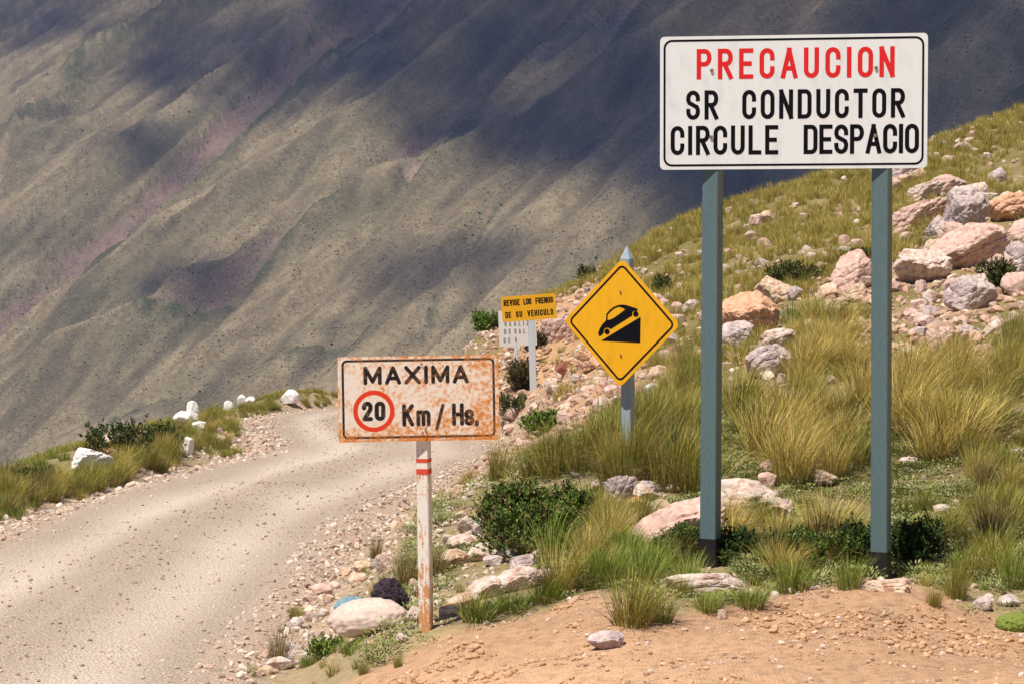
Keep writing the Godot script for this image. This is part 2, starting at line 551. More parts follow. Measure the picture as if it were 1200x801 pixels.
func add_bush(xf: Array, tint: PackedColorArray, p: Vector2, r: float) -> void:
	var b := Basis(Vector3.UP, rng.randf() * TAU) * Basis.from_scale(Vector3(r, r * 0.75, r))
	xf.append(Transform3D(b, Vector3(p.x, mh(p.x, p.y) + r * 0.4, -p.y)))
	tint.append(Color(0.05, 0.065, 0.035).lerp(Color(0.12, 0.12, 0.06), rng.randf()))

# real clouds high above the valley; their shadows lie on the mountainside
func build_clouds() -> void:
	var shades := [
		[[110, -8, 210, 44], [-40, 4, 120, 40]],
		[[300, 84, 130, 40], [240, 66, 64, 26], [390, 56, 110, 46], [490, 36, 120, 58], [200, 78, 40, 16]],
		[[560, 60, 170, 90], [660, 110, 120, 70], [590, 165, 70, 34], [700, -40, 200, 80], [520, 140, 60, 30], [760, 150, 110, 60]],
		[[900, 60, 220, 140], [1060, 130, 220, 150], [880, 200, 150, 70], [1200, 40, 200, 160], [800, 220, 70, 30]],
		[[212, 342, 46, 19], [242, 332, 34, 13], [184, 351, 28, 11]],
		[[520, 312, 66, 20], [470, 333, 52, 14], [575, 292, 50, 15]],
		[[150, 178, 40, 16], [180, 190, 34, 12]]]
	for s in shades:
		var v := PackedVector3Array()
		var ix := PackedInt32Array()
		var g := ico_sphere(4)
		for e in s:
			var c := on_slope(e[0], e[1])
			var ex := (on_slope(e[0] + e[2], e[1]) - on_slope(e[0] - e[2], e[1])) * 0.5
			var ey := (on_slope(e[0], e[1] - e[3]) - on_slope(e[0], e[1] + e[3])) * 0.5
			var top := c + SUN * ((4500.0 - c.y) / SUN.y)
			ex -= SUN * (ex.y / SUN.y)
			ey -= SUN * (ey.y / SUN.y)
			var o := v.size()
			for p in g[0]:
				var q: Vector3 = p * (1.0 + 0.75 * nz2.get_noise_3d(p.x * 60.0 + e[0], p.y * 60.0, p.z * 60.0 + e[1]) + 0.45 * nz2.get_noise_3d(p.x * 190.0 + e[0], p.y * 190.0, p.z * 190.0))
				v.append(top + ex * q.x + ey * q.z + Vector3.UP * q.y * (30.0 + 0.25 * minf(ex.length(), ey.length())))
			for k in g[1]: ix.append(k + o)
		tag(put("cloud", arrays(v, PackedVector3Array(), PackedColorArray(), ix), M.cloud), "white cloud drifting high above the valley", "", "", "structure")

# ------------------------------------------------------------------ rocks
func ico_sphere(level: int) -> Array:
	if ico.has(level): return ico[level]
	var t := (1.0 + sqrt(5.0)) / 2.0
	var v: Array = []
	for p in [Vector3(-1, t, 0), Vector3(1, t, 0), Vector3(-1, -t, 0), Vector3(1, -t, 0), Vector3(0, -1, t), Vector3(0, 1, t), Vector3(0, -1, -t), Vector3(0, 1, -t), Vector3(t, 0, -1), Vector3(t, 0, 1), Vector3(-t, 0, -1), Vector3(-t, 0, 1)]:
		v.append(p.normalized())
	var f := [0, 11, 5, 0, 5, 1, 0, 1, 7, 0, 7, 10, 0, 10, 11, 1, 5, 9, 5, 11, 4, 11, 10, 2, 10, 7, 6, 7, 1, 8, 3, 9, 4, 3, 4, 2, 3, 2, 6, 3, 6, 8, 3, 8, 9, 4, 9, 5, 2, 4, 11, 6, 2, 10, 8, 6, 7, 9, 8, 1]
	for l in level:
		var mid := {}
		var nf: Array = []
		for i in range(0, f.size(), 3):
			var m := [0, 0, 0]
			for k in 3:
				var a: int = f[i + k]
				var b: int = f[i + (k + 1) % 3]
				var key := mini(a, b) * 100000 + maxi(a, b)
				if not mid.has(key):
					mid[key] = v.size()
					v.append(((v[a] + v[b]) * 0.5).normalized())
				m[k] = mid[key]
			nf.append_array([f[i], m[0], m[2], f[i + 1], m[1], m[0], f[i + 2], m[2], m[1], m[0], m[1], m[2]])
		f = nf
	# clockwise seen from outside
	for i in range(0, f.size(), 3):
		var a: Vector3 = v[f[i]]
		if (v[f[i + 1]] - a).cross(v[f[i + 2]] - a).dot(a) > 0.0:
			var s: int = f[i + 1]
			f[i + 1] = f[i + 2]
			f[i + 2] = s
	ico[level] = [v, f]
	return ico[level]

func rock_mesh(sd: int, level: int, cuts: int, rough := 0.06, smooth := false) -> ArrayMesh:
	var r := RandomNumberGenerator.new()
	r.seed = sd
	var pl: Array = []
	for k in cuts:
		var n := Vector3(r.randfn(), r.randfn() * 0.8, r.randfn()).normalized()
		pl.append([n, r.randf_range(0.52, 0.88)])
	var bed := Vector3(r.randfn() * 0.3, 1.0, r.randfn() * 0.3).normalized()
	var g := ico_sphere(level)
	var v := PackedVector3Array()
	for d in g[0]:
		var q := 1.0
		for p in pl:
			var k: float = d.dot(p[0])
			if k > 0.05: q = minf(q, p[1] / k)
		if level == 4 and not smooth:      # bedding: ledges along one direction
			var s := sin(d.dot(bed) * 13.0 + sd + nz.get_noise_3d(d.x * 40.0, d.y * 40.0, d.z * 40.0 + sd) * 4.0)
			q *= 1.0 - 0.035 * smoothstep(0.2, 0.5, s) - 0.05 * smoothstep(0.93, 0.99, s)
		q *= 1.0 + rough * 1.6 * nz.get_noise_3d(d.x * 90.0 + sd * 7.0, d.y * 90.0, d.z * 90.0) + rough * nz.get_noise_3d(d.x * 300.0, d.y * 300.0 + sd * 7.0, d.z * 300.0)
		v.append(d * q)
	var ix := PackedInt32Array(g[1])
	if not smooth: return arrays(v, PackedVector3Array(), PackedColorArray(), ix)
	var nn := PackedVector3Array()
	nn.resize(v.size())
	for i in range(0, ix.size(), 3):
		var fn := (v[ix[i + 2]] - v[ix[i]]).cross(v[ix[i + 1]] - v[ix[i]])
		for k in 3: nn[ix[i + k]] += fn
	for i in nn.size(): nn[i] = nn[i].normalized()
	return arrays(v, nn, PackedColorArray(), ix)

var rock_big: Array = []
var rock_mid: Array = []
var rock_low: Array = []
var pending: Array = []     # [node, zone phrase, look] given their labels at the end

func rock(px: float, py: float, w: float, h: float, mat: String, label: String, group := "", lean := 0.0, deep := 0.85, called := "rock", sink := 0.25, kind := -1, from := 8.0) -> MeshInstance3D:
	# px, py: the middle of its foot in the photograph; w, h: how wide and high it looks
	var p := on_ground(px, py, from)
	var s := -p.z / FPX
	var big := w > 34.0
	var set_: Array = rock_big if big else rock_mid
	var o := put(called, set_[(kind if kind >= 0 else rng.randi()) % set_.size()], M[mat])
	var hh := h * s / (1.0 - sink) * 0.5
	o.transform = Transform3D(Basis(Vector3.BACK, lean) * Basis(Vector3.UP, rng.randf() * 0.7 - 0.35).scaled_local(Vector3(w * s * 0.56, hh * 1.12, w * s * 0.56 * deep)), p + Vector3(0, hh * (1.0 - 2.0 * sink), 0))
	if called == "boulder" and p.z < -18.0: keep_clear.append([p.x, -p.z, w * s * 0.46, 0.9])
	elif called == "rock" and p.z > -17.0 and w >= 14.0: keep_clear.append([p.x, -p.z, w * s * 0.42, 0.3])
	tag(o, label, "boulder" if called == "boulder" else "rock", group)
	return o

func settle(o: Node3D, look: String, where: String, group: String) -> void:
	pending.append([o, look, where, group])

func ordinal(n: int) -> String:
	var w := ["leftmost", "second from the left", "third from the left", "fourth from the left", "fifth from the left", "sixth from the left", "seventh from the left", "eighth from the left", "ninth from the left", "tenth from the left"]
	if n < w.size(): return w[n]
	var k := n + 1
	var e := "th"
	if k % 100 < 11 or k % 100 > 13:
		e = ["th", "st", "nd", "rd", "th", "th", "th", "th", "th", "th"][k % 10]
	return "%d%s from the left" % [k, e]

func label_pending() -> void:
	var by := {}
	for e in pending:
		var key: String = e[1] + "|" + e[2]
		if not by.has(key): by[key] = []
		by[key].append(e)
	for key in by:
		var l: Array = by[key]
		l.sort_custom(func(a, b): return seen(a[0].position).x < seen(b[0].position).x)
		for i in l.size():
			var o: Node3D = l[i][0]
			o.set_meta("label", "%s %s%s" % [l[i][1], l[i][2], "" if l.size() == 1 else ", " + ordinal(i)])
			o.set_meta("group", l[i][3])

# ------------------------------------------------------------------ plants
func grass_mesh(sd: int, n: int, radius: float, height: float, droop: float, width: float, tones: Array, lean := Vector2(0.12, 0.0)) -> ArrayMesh:
	var r := RandomNumberGenerator.new()
	r.seed = sd
	var v := PackedVector3Array()
	var cols := PackedColorArray()
	var ix := PackedInt32Array()
	for b in n:
		var a := r.randf() * TAU
		var q := sqrt(r.randf())
		var p := Vector3(cos(a), 0, sin(a)) * q * radius
		var out := Vector3(cos(a + r.randfn(0, 0.5)), 0, sin(a + r.randfn(0, 0.5)))
		var h := height * r.randf_range(0.55, 1.0) * (1.0 - 0.25 * q)
		var splay := q * r.randf_range(0.15, 0.85) + r.randf() * 0.12
		var dr := droop * r.randf_range(0.3, 1.2)
		var side := Vector3(-out.z, 0, out.x).rotated(Vector3.UP, r.randfn(0, 0.7)) * width * r.randf_range(0.7, 1.2) * 0.5
		var c: Color = tones[r.randi() % tones.size()]
		c = c * r.randf_range(0.65, 1.3)
		if r.randf() < 0.16:      # dead blades lying at the foot
			c = Color(0.27, 0.195, 0.095) * r.randf_range(0.6, 1.5)
			h *= 0.7
			splay = r.randf_range(0.6, 1.5)
			dr = r.randf_range(0.9, 1.6)
		elif r.randf() < 0.06: dr = r.randf_range(1.5, 2.1)
		var segs := 4
		var o := v.size()
		for k in segs + 1:
			var t := float(k) / segs
			var up := h * (t - dr * 0.35 * t * t * t)
			var go := h * (splay * 0.55 * t + dr * 0.55 * t * t * t)
			var pt := p + out * go + Vector3(lean.x * h * t * t, up - 0.03, lean.y * h * t * t)
			var w := 1.0 - t * 0.85
			if k == segs:
				v.append(pt)
				cols.append(c)
			else:
				v.append(pt - side * w)
				v.append(pt + side * w)
				cols.append(c)
				cols.append(c)
		for k in segs - 1:
			var e := o + k * 2
			ix.append_array([e, e + 2, e + 1, e + 1, e + 2, e + 3])
		var e2 := o + (segs - 1) * 2
		ix.append_array([e2, e2 + 2, e2 + 1])
	return arrays(v, PackedVector3Array(), cols, ix)

func leaf(v: PackedVector3Array, cols: PackedColorArray, ix: PackedInt32Array, p: Vector3, dir: Vector3, side: Vector3, l: float, w: float, c: Color) -> void:
	var o := v.size()
	v.append_array([p, p + dir * l * 0.5 - side * w, p + dir * l * 0.5 + side * w, p + dir * l])
	cols.append_array([c, c, c, c])
	ix.append_array([o, o + 1, o + 2, o + 1, o + 3, o + 2])

# a shrub of many upright sprigs round a few forked stems; x, y, z are its half sizes
func shrub(called: String, at_: Vector3, size: Vector3, sprigs: int, tones: Array, label: String, sd: int, open := 0.0, stemc := Color(0.12, 0.08, 0.05), leaf_l := 0.03) -> Node3D:
	var r := RandomNumberGenerator.new()
	r.seed = sd
	var root := base(called, at_)
	tag(root, label, "shrub")
	var v := PackedVector3Array()
	var cols := PackedColorArray()
	var ix := PackedInt32Array()
	var sv := PackedVector3Array()
	var si := PackedInt32Array()
	var lumps: Array = []
	for k in 11:
		var a := r.randf() * TAU
		var e := sqrt(r.randf()) * 0.72
		lumps.append([Vector3(cos(a) * e, r.randf_range(0.25, 0.72) * (1.1 - e * 0.6), sin(a) * e), r.randf_range(0.28, 0.46)])
	for k in lumps.size():
		var tip: Vector3 = lumps[k][0] * Vector3(size.x, size.y * 1.25, size.z)
		twig(sv, si, Vector3(r.randfn(0, 0.02), -0.04, r.randfn(0, 0.02)), tip * Vector3(0.6, 0.5, 0.6), 0.012, 0.009)
		twig(sv, si, tip * Vector3(0.6, 0.5, 0.6), tip, 0.009, 0.005)
	for k in sprigs:
		var l = lumps[r.randi() % lumps.size()]
		var d := Vector3(r.randfn(), r.randfn() * 0.9 + 0.35, r.randfn()).normalized()
		var q: Vector3 = l[0] + d * l[1] * (r.randf_range(0.72, 1.0) + (r.randf_range(0.0, 0.5) if r.randf() < open else 0.0))
		var p := Vector3(q.x * size.x, maxf(q.y, 0.02) * size.y * 1.5, q.z * size.z)
		var dir := (d * 0.8 + Vector3(r.randfn() * 0.3, 0.8, r.randfn() * 0.3)).normalized()
		var c: Color = tones[r.randi() % tones.size()] * r.randf_range(0.75, 1.25)
		var ln := leaf_l * r.randf_range(2.2, 3.6)
		if open > 0.3: twig(sv, si, p - dir * ln, p + dir * ln * 0.4, 0.003, 0.002)
		for m in 11:
			var t := r.randf()
			var a := r.randf() * TAU
			var side := dir.cross(Vector3(cos(a), 0.2, sin(a))).normalized()
			var ld := (dir * 0.9 + side.cross(dir).normalized() * 0.8).normalized()
			leaf(v, cols, ix, p + dir * ln * (t - 0.5), ld, side, leaf_l * r.randf_range(0.7, 1.2), leaf_l * 0.24, c)
	put("foliage", arrays(v, PackedVector3Array(), cols, ix), M.leaf, root)
	put("stems", arrays(sv, PackedVector3Array(), PackedColorArray(), si), flat(stemc, 0.9), root)
	return root

func twig(v: PackedVector3Array, ix: PackedInt32Array, a: Vector3, b: Vector3, ra: float, rb: float) -> void:
	var d := (b - a).normalized()
	var s := d.cross(Vector3(0.3, 0.2, 0.9)).normalized()
	var t := d.cross(s)
	var o := v.size()
	for k in 5:
		var e := s * cos(TAU * k / 5.0) + t * sin(TAU * k / 5.0)
		v.append(a + e * ra)
		v.append(b + e * rb)
	for k in 5:
		var i := o + k * 2
		var j := o + ((k + 1) % 5) * 2
		ix.append_array([i, i + 1, j, j, i + 1, j + 1])

# ------------------------------------------------------------------ materials
var flats := {}
func flat(c: Color, rough := 0.7, metal := 0.0) -> StandardMaterial3D:
	var key := "%s %f %f" % [c, rough, metal]
	if not flats.has(key):
		var m := StandardMaterial3D.new()
		m.albedo_color = c.linear_to_srgb()
		m.roughness = rough
		m.metallic = metal
		flats[key] = m
	return flats[key]

func noise_tex(size: int, freq: float, ramp: Array, type := FastNoiseLite.TYPE_SIMPLEX_SMOOTH, octaves := 4, normal := false, sd := 1) -> NoiseTexture2D:
	var n := FastNoiseLite.new()
	n.seed = sd
	n.noise_type = type
	n.frequency = freq
	n.fractal_octaves = octaves
	if type == FastNoiseLite.TYPE_CELLULAR:
		n.cellular_return_type = FastNoiseLite.RETURN_DISTANCE
	var t := NoiseTexture2D.new()
	t.width = size
	t.height = size
	t.seamless = true
	t.noise = n
	if normal:
		t.as_normal_map = true
		t.bump_strength = 6.0
	if ramp.size():
		var g := Gradient.new()
		var off := PackedFloat32Array()
		var cs := PackedColorArray()
		for e in ramp:
			off.append(e[0])
			cs.append((e[1] as Color).linear_to_srgb())
		g.offsets = off
		g.colors = cs
		t.color_ramp = g
	return t

func grey(v: float) -> Color:
	return Color(v, v, v)

func tri(m: StandardMaterial3D, scale: float, world := true) -> void:
	m.uv1_triplanar = true
	m.uv1_world_triplanar = world
	m.uv1_scale = Vector3.ONE * scale

func stone(tex: Texture2D, bump: Texture2D, tint: Color, relief := 0.6) -> StandardMaterial3D:
	var m := StandardMaterial3D.new()
	m.albedo_texture = tex
	m.albedo_color = tint.linear_to_srgb()
	m.roughness = 0.9
	m.metallic_specular = 0.3
	m.normal_enabled = true
	m.normal_texture = bump
	m.normal_scale = relief
	tri(m, 1.6)
	return m

func make_materials() -> void:
	var mottle := noise_tex(512, 0.02, [[0.0, grey(0.62)], [0.35, grey(0.85)], [0.6, grey(1.0)], [1.0, grey(1.0)]], FastNoiseLite.TYPE_SIMPLEX_SMOOTH, 5, false, 3)
	var grit := noise_tex(512, 0.09, [], FastNoiseLite.TYPE_SIMPLEX_SMOOTH, 4, true, 5)
	var coarse := noise_tex(512, 0.03, [], FastNoiseLite.TYPE_SIMPLEX_SMOOTH, 5, true, 6)
	var speck := noise_tex(512, 0.09, [[0.0, grey(0.42)], [0.3, grey(0.82)], [0.7, grey(1.0)], [1.0, grey(1.0)]], FastNoiseLite.TYPE_CELLULAR, 2, false, 8)
	for k in ["soil", "road"]:
		var m := StandardMaterial3D.new()
		m.vertex_color_use_as_albedo = true
		m.albedo_texture = speck if k == "road" else mottle
		m.roughness = 0.95
		m.metallic_specular = 0.2
		m.normal_enabled = true
		m.normal_texture = grit
		m.normal_scale = 1.3 if k == "road" else 1.2
		tri(m, 0.7 if k == "road" else 1.0)
		M[k] = m
	var far := StandardMaterial3D.new()
	far.vertex_color_use_as_albedo = true
	far.albedo_texture = noise_tex(1024, 0.075, [[0.0, grey(0.35)], [0.32, grey(0.75)], [0.5, grey(1.0)], [0.75, grey(1.25)], [1.0, grey(1.3)]], FastNoiseLite.TYPE_SIMPLEX_SMOOTH, 3, false, 21)
	far.normal_enabled = true
	far.normal_texture = noise_tex(1024, 0.06, [], FastNoiseLite.TYPE_SIMPLEX_SMOOTH, 4, true, 22)
	far.normal_scale = 0.8
	far.roughness = 1.0
	far.metallic_specular = 0.1
	tri(far, 1.0 / 190.0)
	far.detail_enabled = true
	far.detail_blend_mode = BaseMaterial3D.BLEND_MODE_MUL
	far.detail_uv_layer = BaseMaterial3D.DETAIL_UV_2
	far.uv2_triplanar = true
	far.uv2_world_triplanar = true
	far.uv2_scale = Vector3.ONE / 437.0
	far.detail_albedo = noise_tex(1024, 0.03, [[0.0, grey(0.55)], [0.4, grey(0.85)], [0.7, grey(1.0)], [1.0, grey(1.0)]], FastNoiseLite.TYPE_SIMPLEX_SMOOTH, 5, false, 23)
	M.mountain = far
	var tinted := StandardMaterial3D.new()
	tinted.vertex_color_use_as_albedo = true
	tinted.roughness = 0.95
	tinted.metallic_specular = 0.2
	M.tinted = tinted
	var blade := StandardMaterial3D.new()
	blade.vertex_color_use_as_albedo = true
	blade.roughness = 0.6
	blade.metallic_specular = 0.3
	blade.cull_mode = BaseMaterial3D.CULL_DISABLED
	blade.backlight_enabled = true
	blade.backlight = Color(0.3, 0.3, 0.24)
	M.grass = blade
	var lf := blade.duplicate()
	lf.backlight = Color(0.35, 0.4, 0.2)
	M.leaf = lf
	M.cloud = StandardMaterial3D.new()
	M.cloud.albedo_color = Color(0.92, 0.92, 0.92, 0.26)
	M.cloud.transparency = BaseMaterial3D.TRANSPARENCY_ALPHA
	M.cloud.roughness = 1.0
	var pale := noise_tex(512, 0.012, [[0.0, Color(0.30, 0.19, 0.14)], [0.28, Color(0.50, 0.35, 0.27)], [0.44, Color(0.68, 0.54, 0.48)], [0.58, Color(0.76, 0.69, 0.65)], [0.645, Color(0.74, 0.70, 0.66)], [0.665, Color(0.42, 0.41, 0.36)], [0.69, Color(0.80, 0.76, 0.74)], [1.0, Color(0.84, 0.83, 0.82)]], FastNoiseLite.TYPE_SIMPLEX_SMOOTH, 6, false, 31)
	var pink := noise_tex(512, 0.012, [[0.0, Color(0.34, 0.20, 0.17)], [0.35, Color(0.58, 0.39, 0.34)], [0.6, Color(0.70, 0.54, 0.48)], [1.0, Color(0.80, 0.74, 0.70)]], FastNoiseLite.TYPE_SIMPLEX_SMOOTH, 6, false, 32)
	var orange := noise_tex(512, 0.012, [[0.0, Color(0.36, 0.18, 0.10)], [0.4, Color(0.62, 0.36, 0.23)], [0.7, Color(0.68, 0.46, 0.33)], [1.0, Color(0.76, 0.62, 0.5)]], FastNoiseLite.TYPE_SIMPLEX_SMOOTH, 6, false, 33)
	var mauve := noise_tex(512, 0.012, [[0.0, Color(0.26, 0.19, 0.19)], [0.4, Color(0.44, 0.35, 0.35)], [0.7, Color(0.60, 0.52, 0.50)], [1.0, Color(0.72, 0.68, 0.66)]], FastNoiseLite.TYPE_SIMPLEX_SMOOTH, 6, false, 34)
	M.pale = stone(pale, coarse, Color(0.86, 0.82, 0.79))
	M.pink = stone(pink, coarse, Color(0.9, 0.86, 0.84))
	M.orange = stone(orange, coarse, Color.WHITE)
	M.mauve = stone(mauve, coarse, Color.WHITE)
	M.tan = stone(pale, coarse, Color(0.86, 0.76, 0.62))
	M.rust = stone(orange, coarse, Color(0.45, 0.3, 0.3))
	M.ochre = stone(orange, coarse, Color(0.8, 0.85, 0.5))
	M.white = stone(mottle, coarse, Color(0.88, 0.88, 0.86), 0.4)
	M.blue = stone(mottle, coarse, Color(0.20, 0.34, 0.42), 0.5)
	M.dark = stone(mottle, coarse, Color(0.055, 0.04, 0.055), 0.7)
	M.sandstone = stone(mottle, coarse, Color(0.66, 0.53, 0.47), 0.35)
	# painted posts: brushed paint with scratches
	for e in [["teal", Color(0.105, 0.178, 0.20)], ["white_paint", Color(0.80, 0.81, 0.80)], ["blue_paint", Color(0.34, 0.44, 0.53)], ["black_paint", Color(0.012, 0.012, 0.014)]]:
		var m := StandardMaterial3D.new()
		m.albedo_color = (e[1] as Color).linear_to_srgb()
		m.albedo_texture = noise_tex(256, 0.035, [[0.0, grey(0.72)], [0.3, grey(0.93)], [0.62, grey(1.0)], [0.86, grey(1.0)], [0.95, grey(1.25)], [1.0, grey(1.4)]], FastNoiseLite.TYPE_SIMPLEX_SMOOTH, 5, false, 40 + M.size())
		m.roughness = 0.5
		m.normal_enabled = true
		m.normal_texture = coarse
		m.normal_scale = 0.12
		m.uv1_triplanar = true
		m.uv1_scale = Vector3(7, 1.3, 7)
		M[e[0]] = m

# ------------------------------------------------------------------ lettering
func arc(cx: float, cy: float, rx: float, ry: float, a0: float, a1: float, n := 9) -> Array:
	var o: Array = []
	for k in n + 1:
		var a := deg_to_rad(lerpf(a0, a1, float(k) / n))
		o.append(Vector2(cx + rx * cos(a), cy + ry * sin(a)))
	return o

# strokes of a letter 1 high: [width, [stroke, closed], ...]
func glyph(ch: String) -> Array:
	var w := 0.46
	var r := 0.23
	var V := func(a: float, b: float) -> Vector2: return Vector2(a, b)
	match ch:
		"O", "0": return [w, [arc(r, 1 - r, r, r, 0, 180) + arc(r, r, r, r, 180, 360), true]]
		"C": return [w, [[V.call(w, 0.70)] + arc(r, 1 - r, r, r, 0, 180) + arc(r, r, r, r, 180, 360) + [V.call(w, 0.30)], false]]
		"D": return [w, [[V.call(0, 0)] + arc(w - 0.2, 0.2, 0.2, 0.2, -90, 0) + arc(w - 0.2, 0.8, 0.2, 0.2, 0, 90) + [V.call(0, 1)], true]]
		"S", "s":
			var k := 1.0 if ch == "S" else 0.66
			var p := [V.call(w, 0.74)] + arc(r, 0.77, r, 0.23, 0, 180) + [V.call(0.0, 0.70), V.call(0.05, 0.59), V.call(w - 0.05, 0.42), V.call(w, 0.31)] + arc(r, 0.23, r, 0.23, 0, -180) + [V.call(0, 0.27)]
			return [w * k * (1.0 if k == 1.0 else 1.15), [p.map(func(q): return q * Vector2(k * (1.0 if k == 1.0 else 1.15), k)), false]]
		"U": return [w, [[V.call(0, 1)] + arc(r, r, r, r, 180, 360) + [V.call(w, 1)], false]]
		"P": return [w, [[V.call(0, 0), V.call(0, 1)], false], [[V.call(0, 1), V.call(w - 0.2, 1)] + arc(w - 0.2, 0.75, 0.2, 0.25, 90, -90) + [V.call(0, 0.5)], false]]
		"R": return [w, [[V.call(0, 0), V.call(0, 1)], false], [[V.call(0, 1), V.call(w - 0.2, 1)] + arc(w - 0.2, 0.75, 0.2, 0.25, 90, -90) + [V.call(0, 0.5)], false], [[V.call(w * 0.45, 0.48), V.call(w, 0)], false]]
		"E": return [w * 0.92, [[V.call(w * 0.92, 1), V.call(0, 1), V.call(0, 0), V.call(w * 0.92, 0)], false], [[V.call(0, 0.5), V.call(w * 0.78, 0.5)], false]]
		"F": return [w * 0.92, [[V.call(w * 0.92, 1), V.call(0, 1), V.call(0, 0)], false], [[V.call(0, 0.5), V.call(w * 0.78, 0.5)], false]]
		"A": return [w * 1.15, [[V.call(0, 0), V.call(w * 0.575, 1)], false], [[V.call(w * 0.575, 1), V.call(w * 1.15, 0)], false], [[V.call(w * 0.2, 0.3), V.call(w * 0.95, 0.3)], false]]
		"N": return [w, [[V.call(0, 0), V.call(0, 1)], false], [[V.call(0, 1), V.call(w, 0)], false], [[V.call(w, 0), V.call(w, 1)], false]]
		"M": return [0.62, [[V.call(0, 0), V.call(0, 1)], false], [[V.call(0, 1), V.call(0.31, 0.1)], false], [[V.call(0.31, 0.1), V.call(0.62, 1)], false], [[V.call(0.62, 1), V.call(0.62, 0)], false]]
		"I": return [0.0, [[V.call(0, 0), V.call(0, 1)], false]]
		"T": return [w, [[V.call(0, 1), V.call(w, 1)], false], [[V.call(r, 1), V.call(r, 0)], false]]
		"L": return [w * 0.9, [[V.call(0, 1), V.call(0, 0), V.call(w * 0.9, 0)], false]]
		"H": return [w, [[V.call(0, 0), V.call(0, 1)], false], [[V.call(w, 0), V.call(w, 1)], false], [[V.call(0, 0.5), V.call(w, 0.5)], false]]
		"V": return [w * 1.1, [[V.call(0, 1), V.call(w * 0.55, 0)], false], [[V.call(w * 0.55, 0), V.call(w * 1.1, 1)], false]]
		"X": return [w * 1.2, [[V.call(0, 1), V.call(w * 1.2, 0)], false], [[V.call(0, 0), V.call(w * 1.2, 1)], false]]
		"Z": return [w, [[V.call(0, 1), V.call(w, 1), V.call(0, 0), V.call(w, 0)], false]]
		"K": return [w, [[V.call(0, 0), V.call(0, 1)], false], [[V.call(w, 1), V.call(0, 0.4)], false], [[V.call(w * 0.35, 0.58), V.call(w, 0)], false]]
		"m": return [0.6, [[V.call(0, 0), V.call(0, 0.66)], false], [[V.call(0, 0.45)] + arc(0.15, 0.51, 0.15, 0.15, 180, 0, 6) + [V.call(0.3, 0)], false], [[V.call(0.3, 0.45)] + arc(0.45, 0.51, 0.15, 0.15, 180, 0, 6) + [V.call(0.6, 0)], false]]
		"2": return [w, [[V.call(0, 0.72)] + arc(r, 0.77, r, 0.23, 180, 0) + [V.call(w * 0.96, 0.64), V.call(w * 0.75, 0.48), V.call(0.02, 0.0), V.call(w, 0)], false]]
		"/": return [w * 0.8, [[V.call(0, -0.12), V.call(w * 0.8, 1.06)], false]]
		".": return [0.02, [[V.call(0.01, -0.06), V.call(0.01, 0.08)], false]]
	return [w]

# places the strokes of a word so that it spans x0 .. x1; returns [points, closed] in the sign's own measures
func word(text: String, x0: float, x1: float, y0: float, h: float, thick: float, wide := 0.75) -> Array:
	var total := 0.0
	for ch in text: total += glyph(ch)[0] * h * wide
	var gap := (x1 - x0 - thick - total) / maxf(text.length() - 1, 1.0)
	var x := x0 + thick * 0.5
	var out: Array = []
	var k := h - thick
	for ch in text:
		var g := glyph(ch)
		for s in range(1, g.size()):
			var p := PackedVector2Array()
			for q in g[s][0]: p.append(Vector2(x + q.x * h * wide, y0 + thick * 0.5 + q.y * k))
			out.append([p, g[s][1]])
		x += g[0] * h * wide + gap
	return out

func strip(st: SurfaceTool, p: PackedVector2Array, closed: bool, thick: float, z: float) -> void:
	var q := PackedVector2Array()
	for a in p:
		if q.is_empty() or a.distance_to(q[q.size() - 1]) > 1e-5: q.append(a)
	if closed and q[0].distance_to(q[q.size() - 1]) < 1e-5: q.remove_at(q.size() - 1)
	var n := q.size()
	if not closed:      # square ends
		q[0] += (q[0] - q[1]).normalized() * thick * 0.5
		q[n - 1] += (q[n - 1] - q[n - 2]).normalized() * thick * 0.5
	var l := PackedVector2Array()
	var r := PackedVector2Array()
	for i in n:
		var a := q[(i - 1 + n) % n] if closed or i > 0 else q[i]
		var c := q[(i + 1) % n] if closed or i < n - 1 else q[i]
		var d1 := (q[i] - a).normalized() if a != q[i] else (c - q[i]).normalized()
		var d2 := (c - q[i]).normalized() if c != q[i] else d1
		var m := (d1 + d2).normalized()
		var nn := Vector2(-m.y, m.x)
		var k := thick * 0.5 / maxf(nn.dot(Vector2(-d1.y, d1.x)), 0.35)
		l.append(q[i] + nn * k)
		r.append(q[i] - nn * k)
	for i in (n if closed else n - 1):
		var j := (i + 1) % n
		for e in [l[i], l[j], r[i], r[i], l[j], r[j]]:
			st.set_normal(Vector3(0, 0, 1))
			st.add_vertex(Vector3(e.x, e.y, z))

func lettering(strokes: Array, thick: float, mat: Material, parent: Node, z := 0.0012, called := "lettering") -> MeshInstance3D:
	var st := SurfaceTool.new()
	st.begin(Mesh.PRIMITIVE_TRIANGLES)
	for i in strokes.size():
		strip(st, strokes[i][0], strokes[i][1], thick, z + 0.00012 * (i % 5))
	return put(called, st.commit(), mat, parent)

func round_rect(w: float, h: float, r: float, n := 6) -> PackedVector2Array:
	return PackedVector2Array(arc(w / 2 - r, h / 2 - r, r, r, 0, 90, n) + arc(-w / 2 + r, h / 2 - r, r, r, 90, 180, n) + arc(-w / 2 + r, -h / 2 + r, r, r, 180, 270, n) + arc(w / 2 - r, -h / 2 + r, r, r, 270, 360, n))

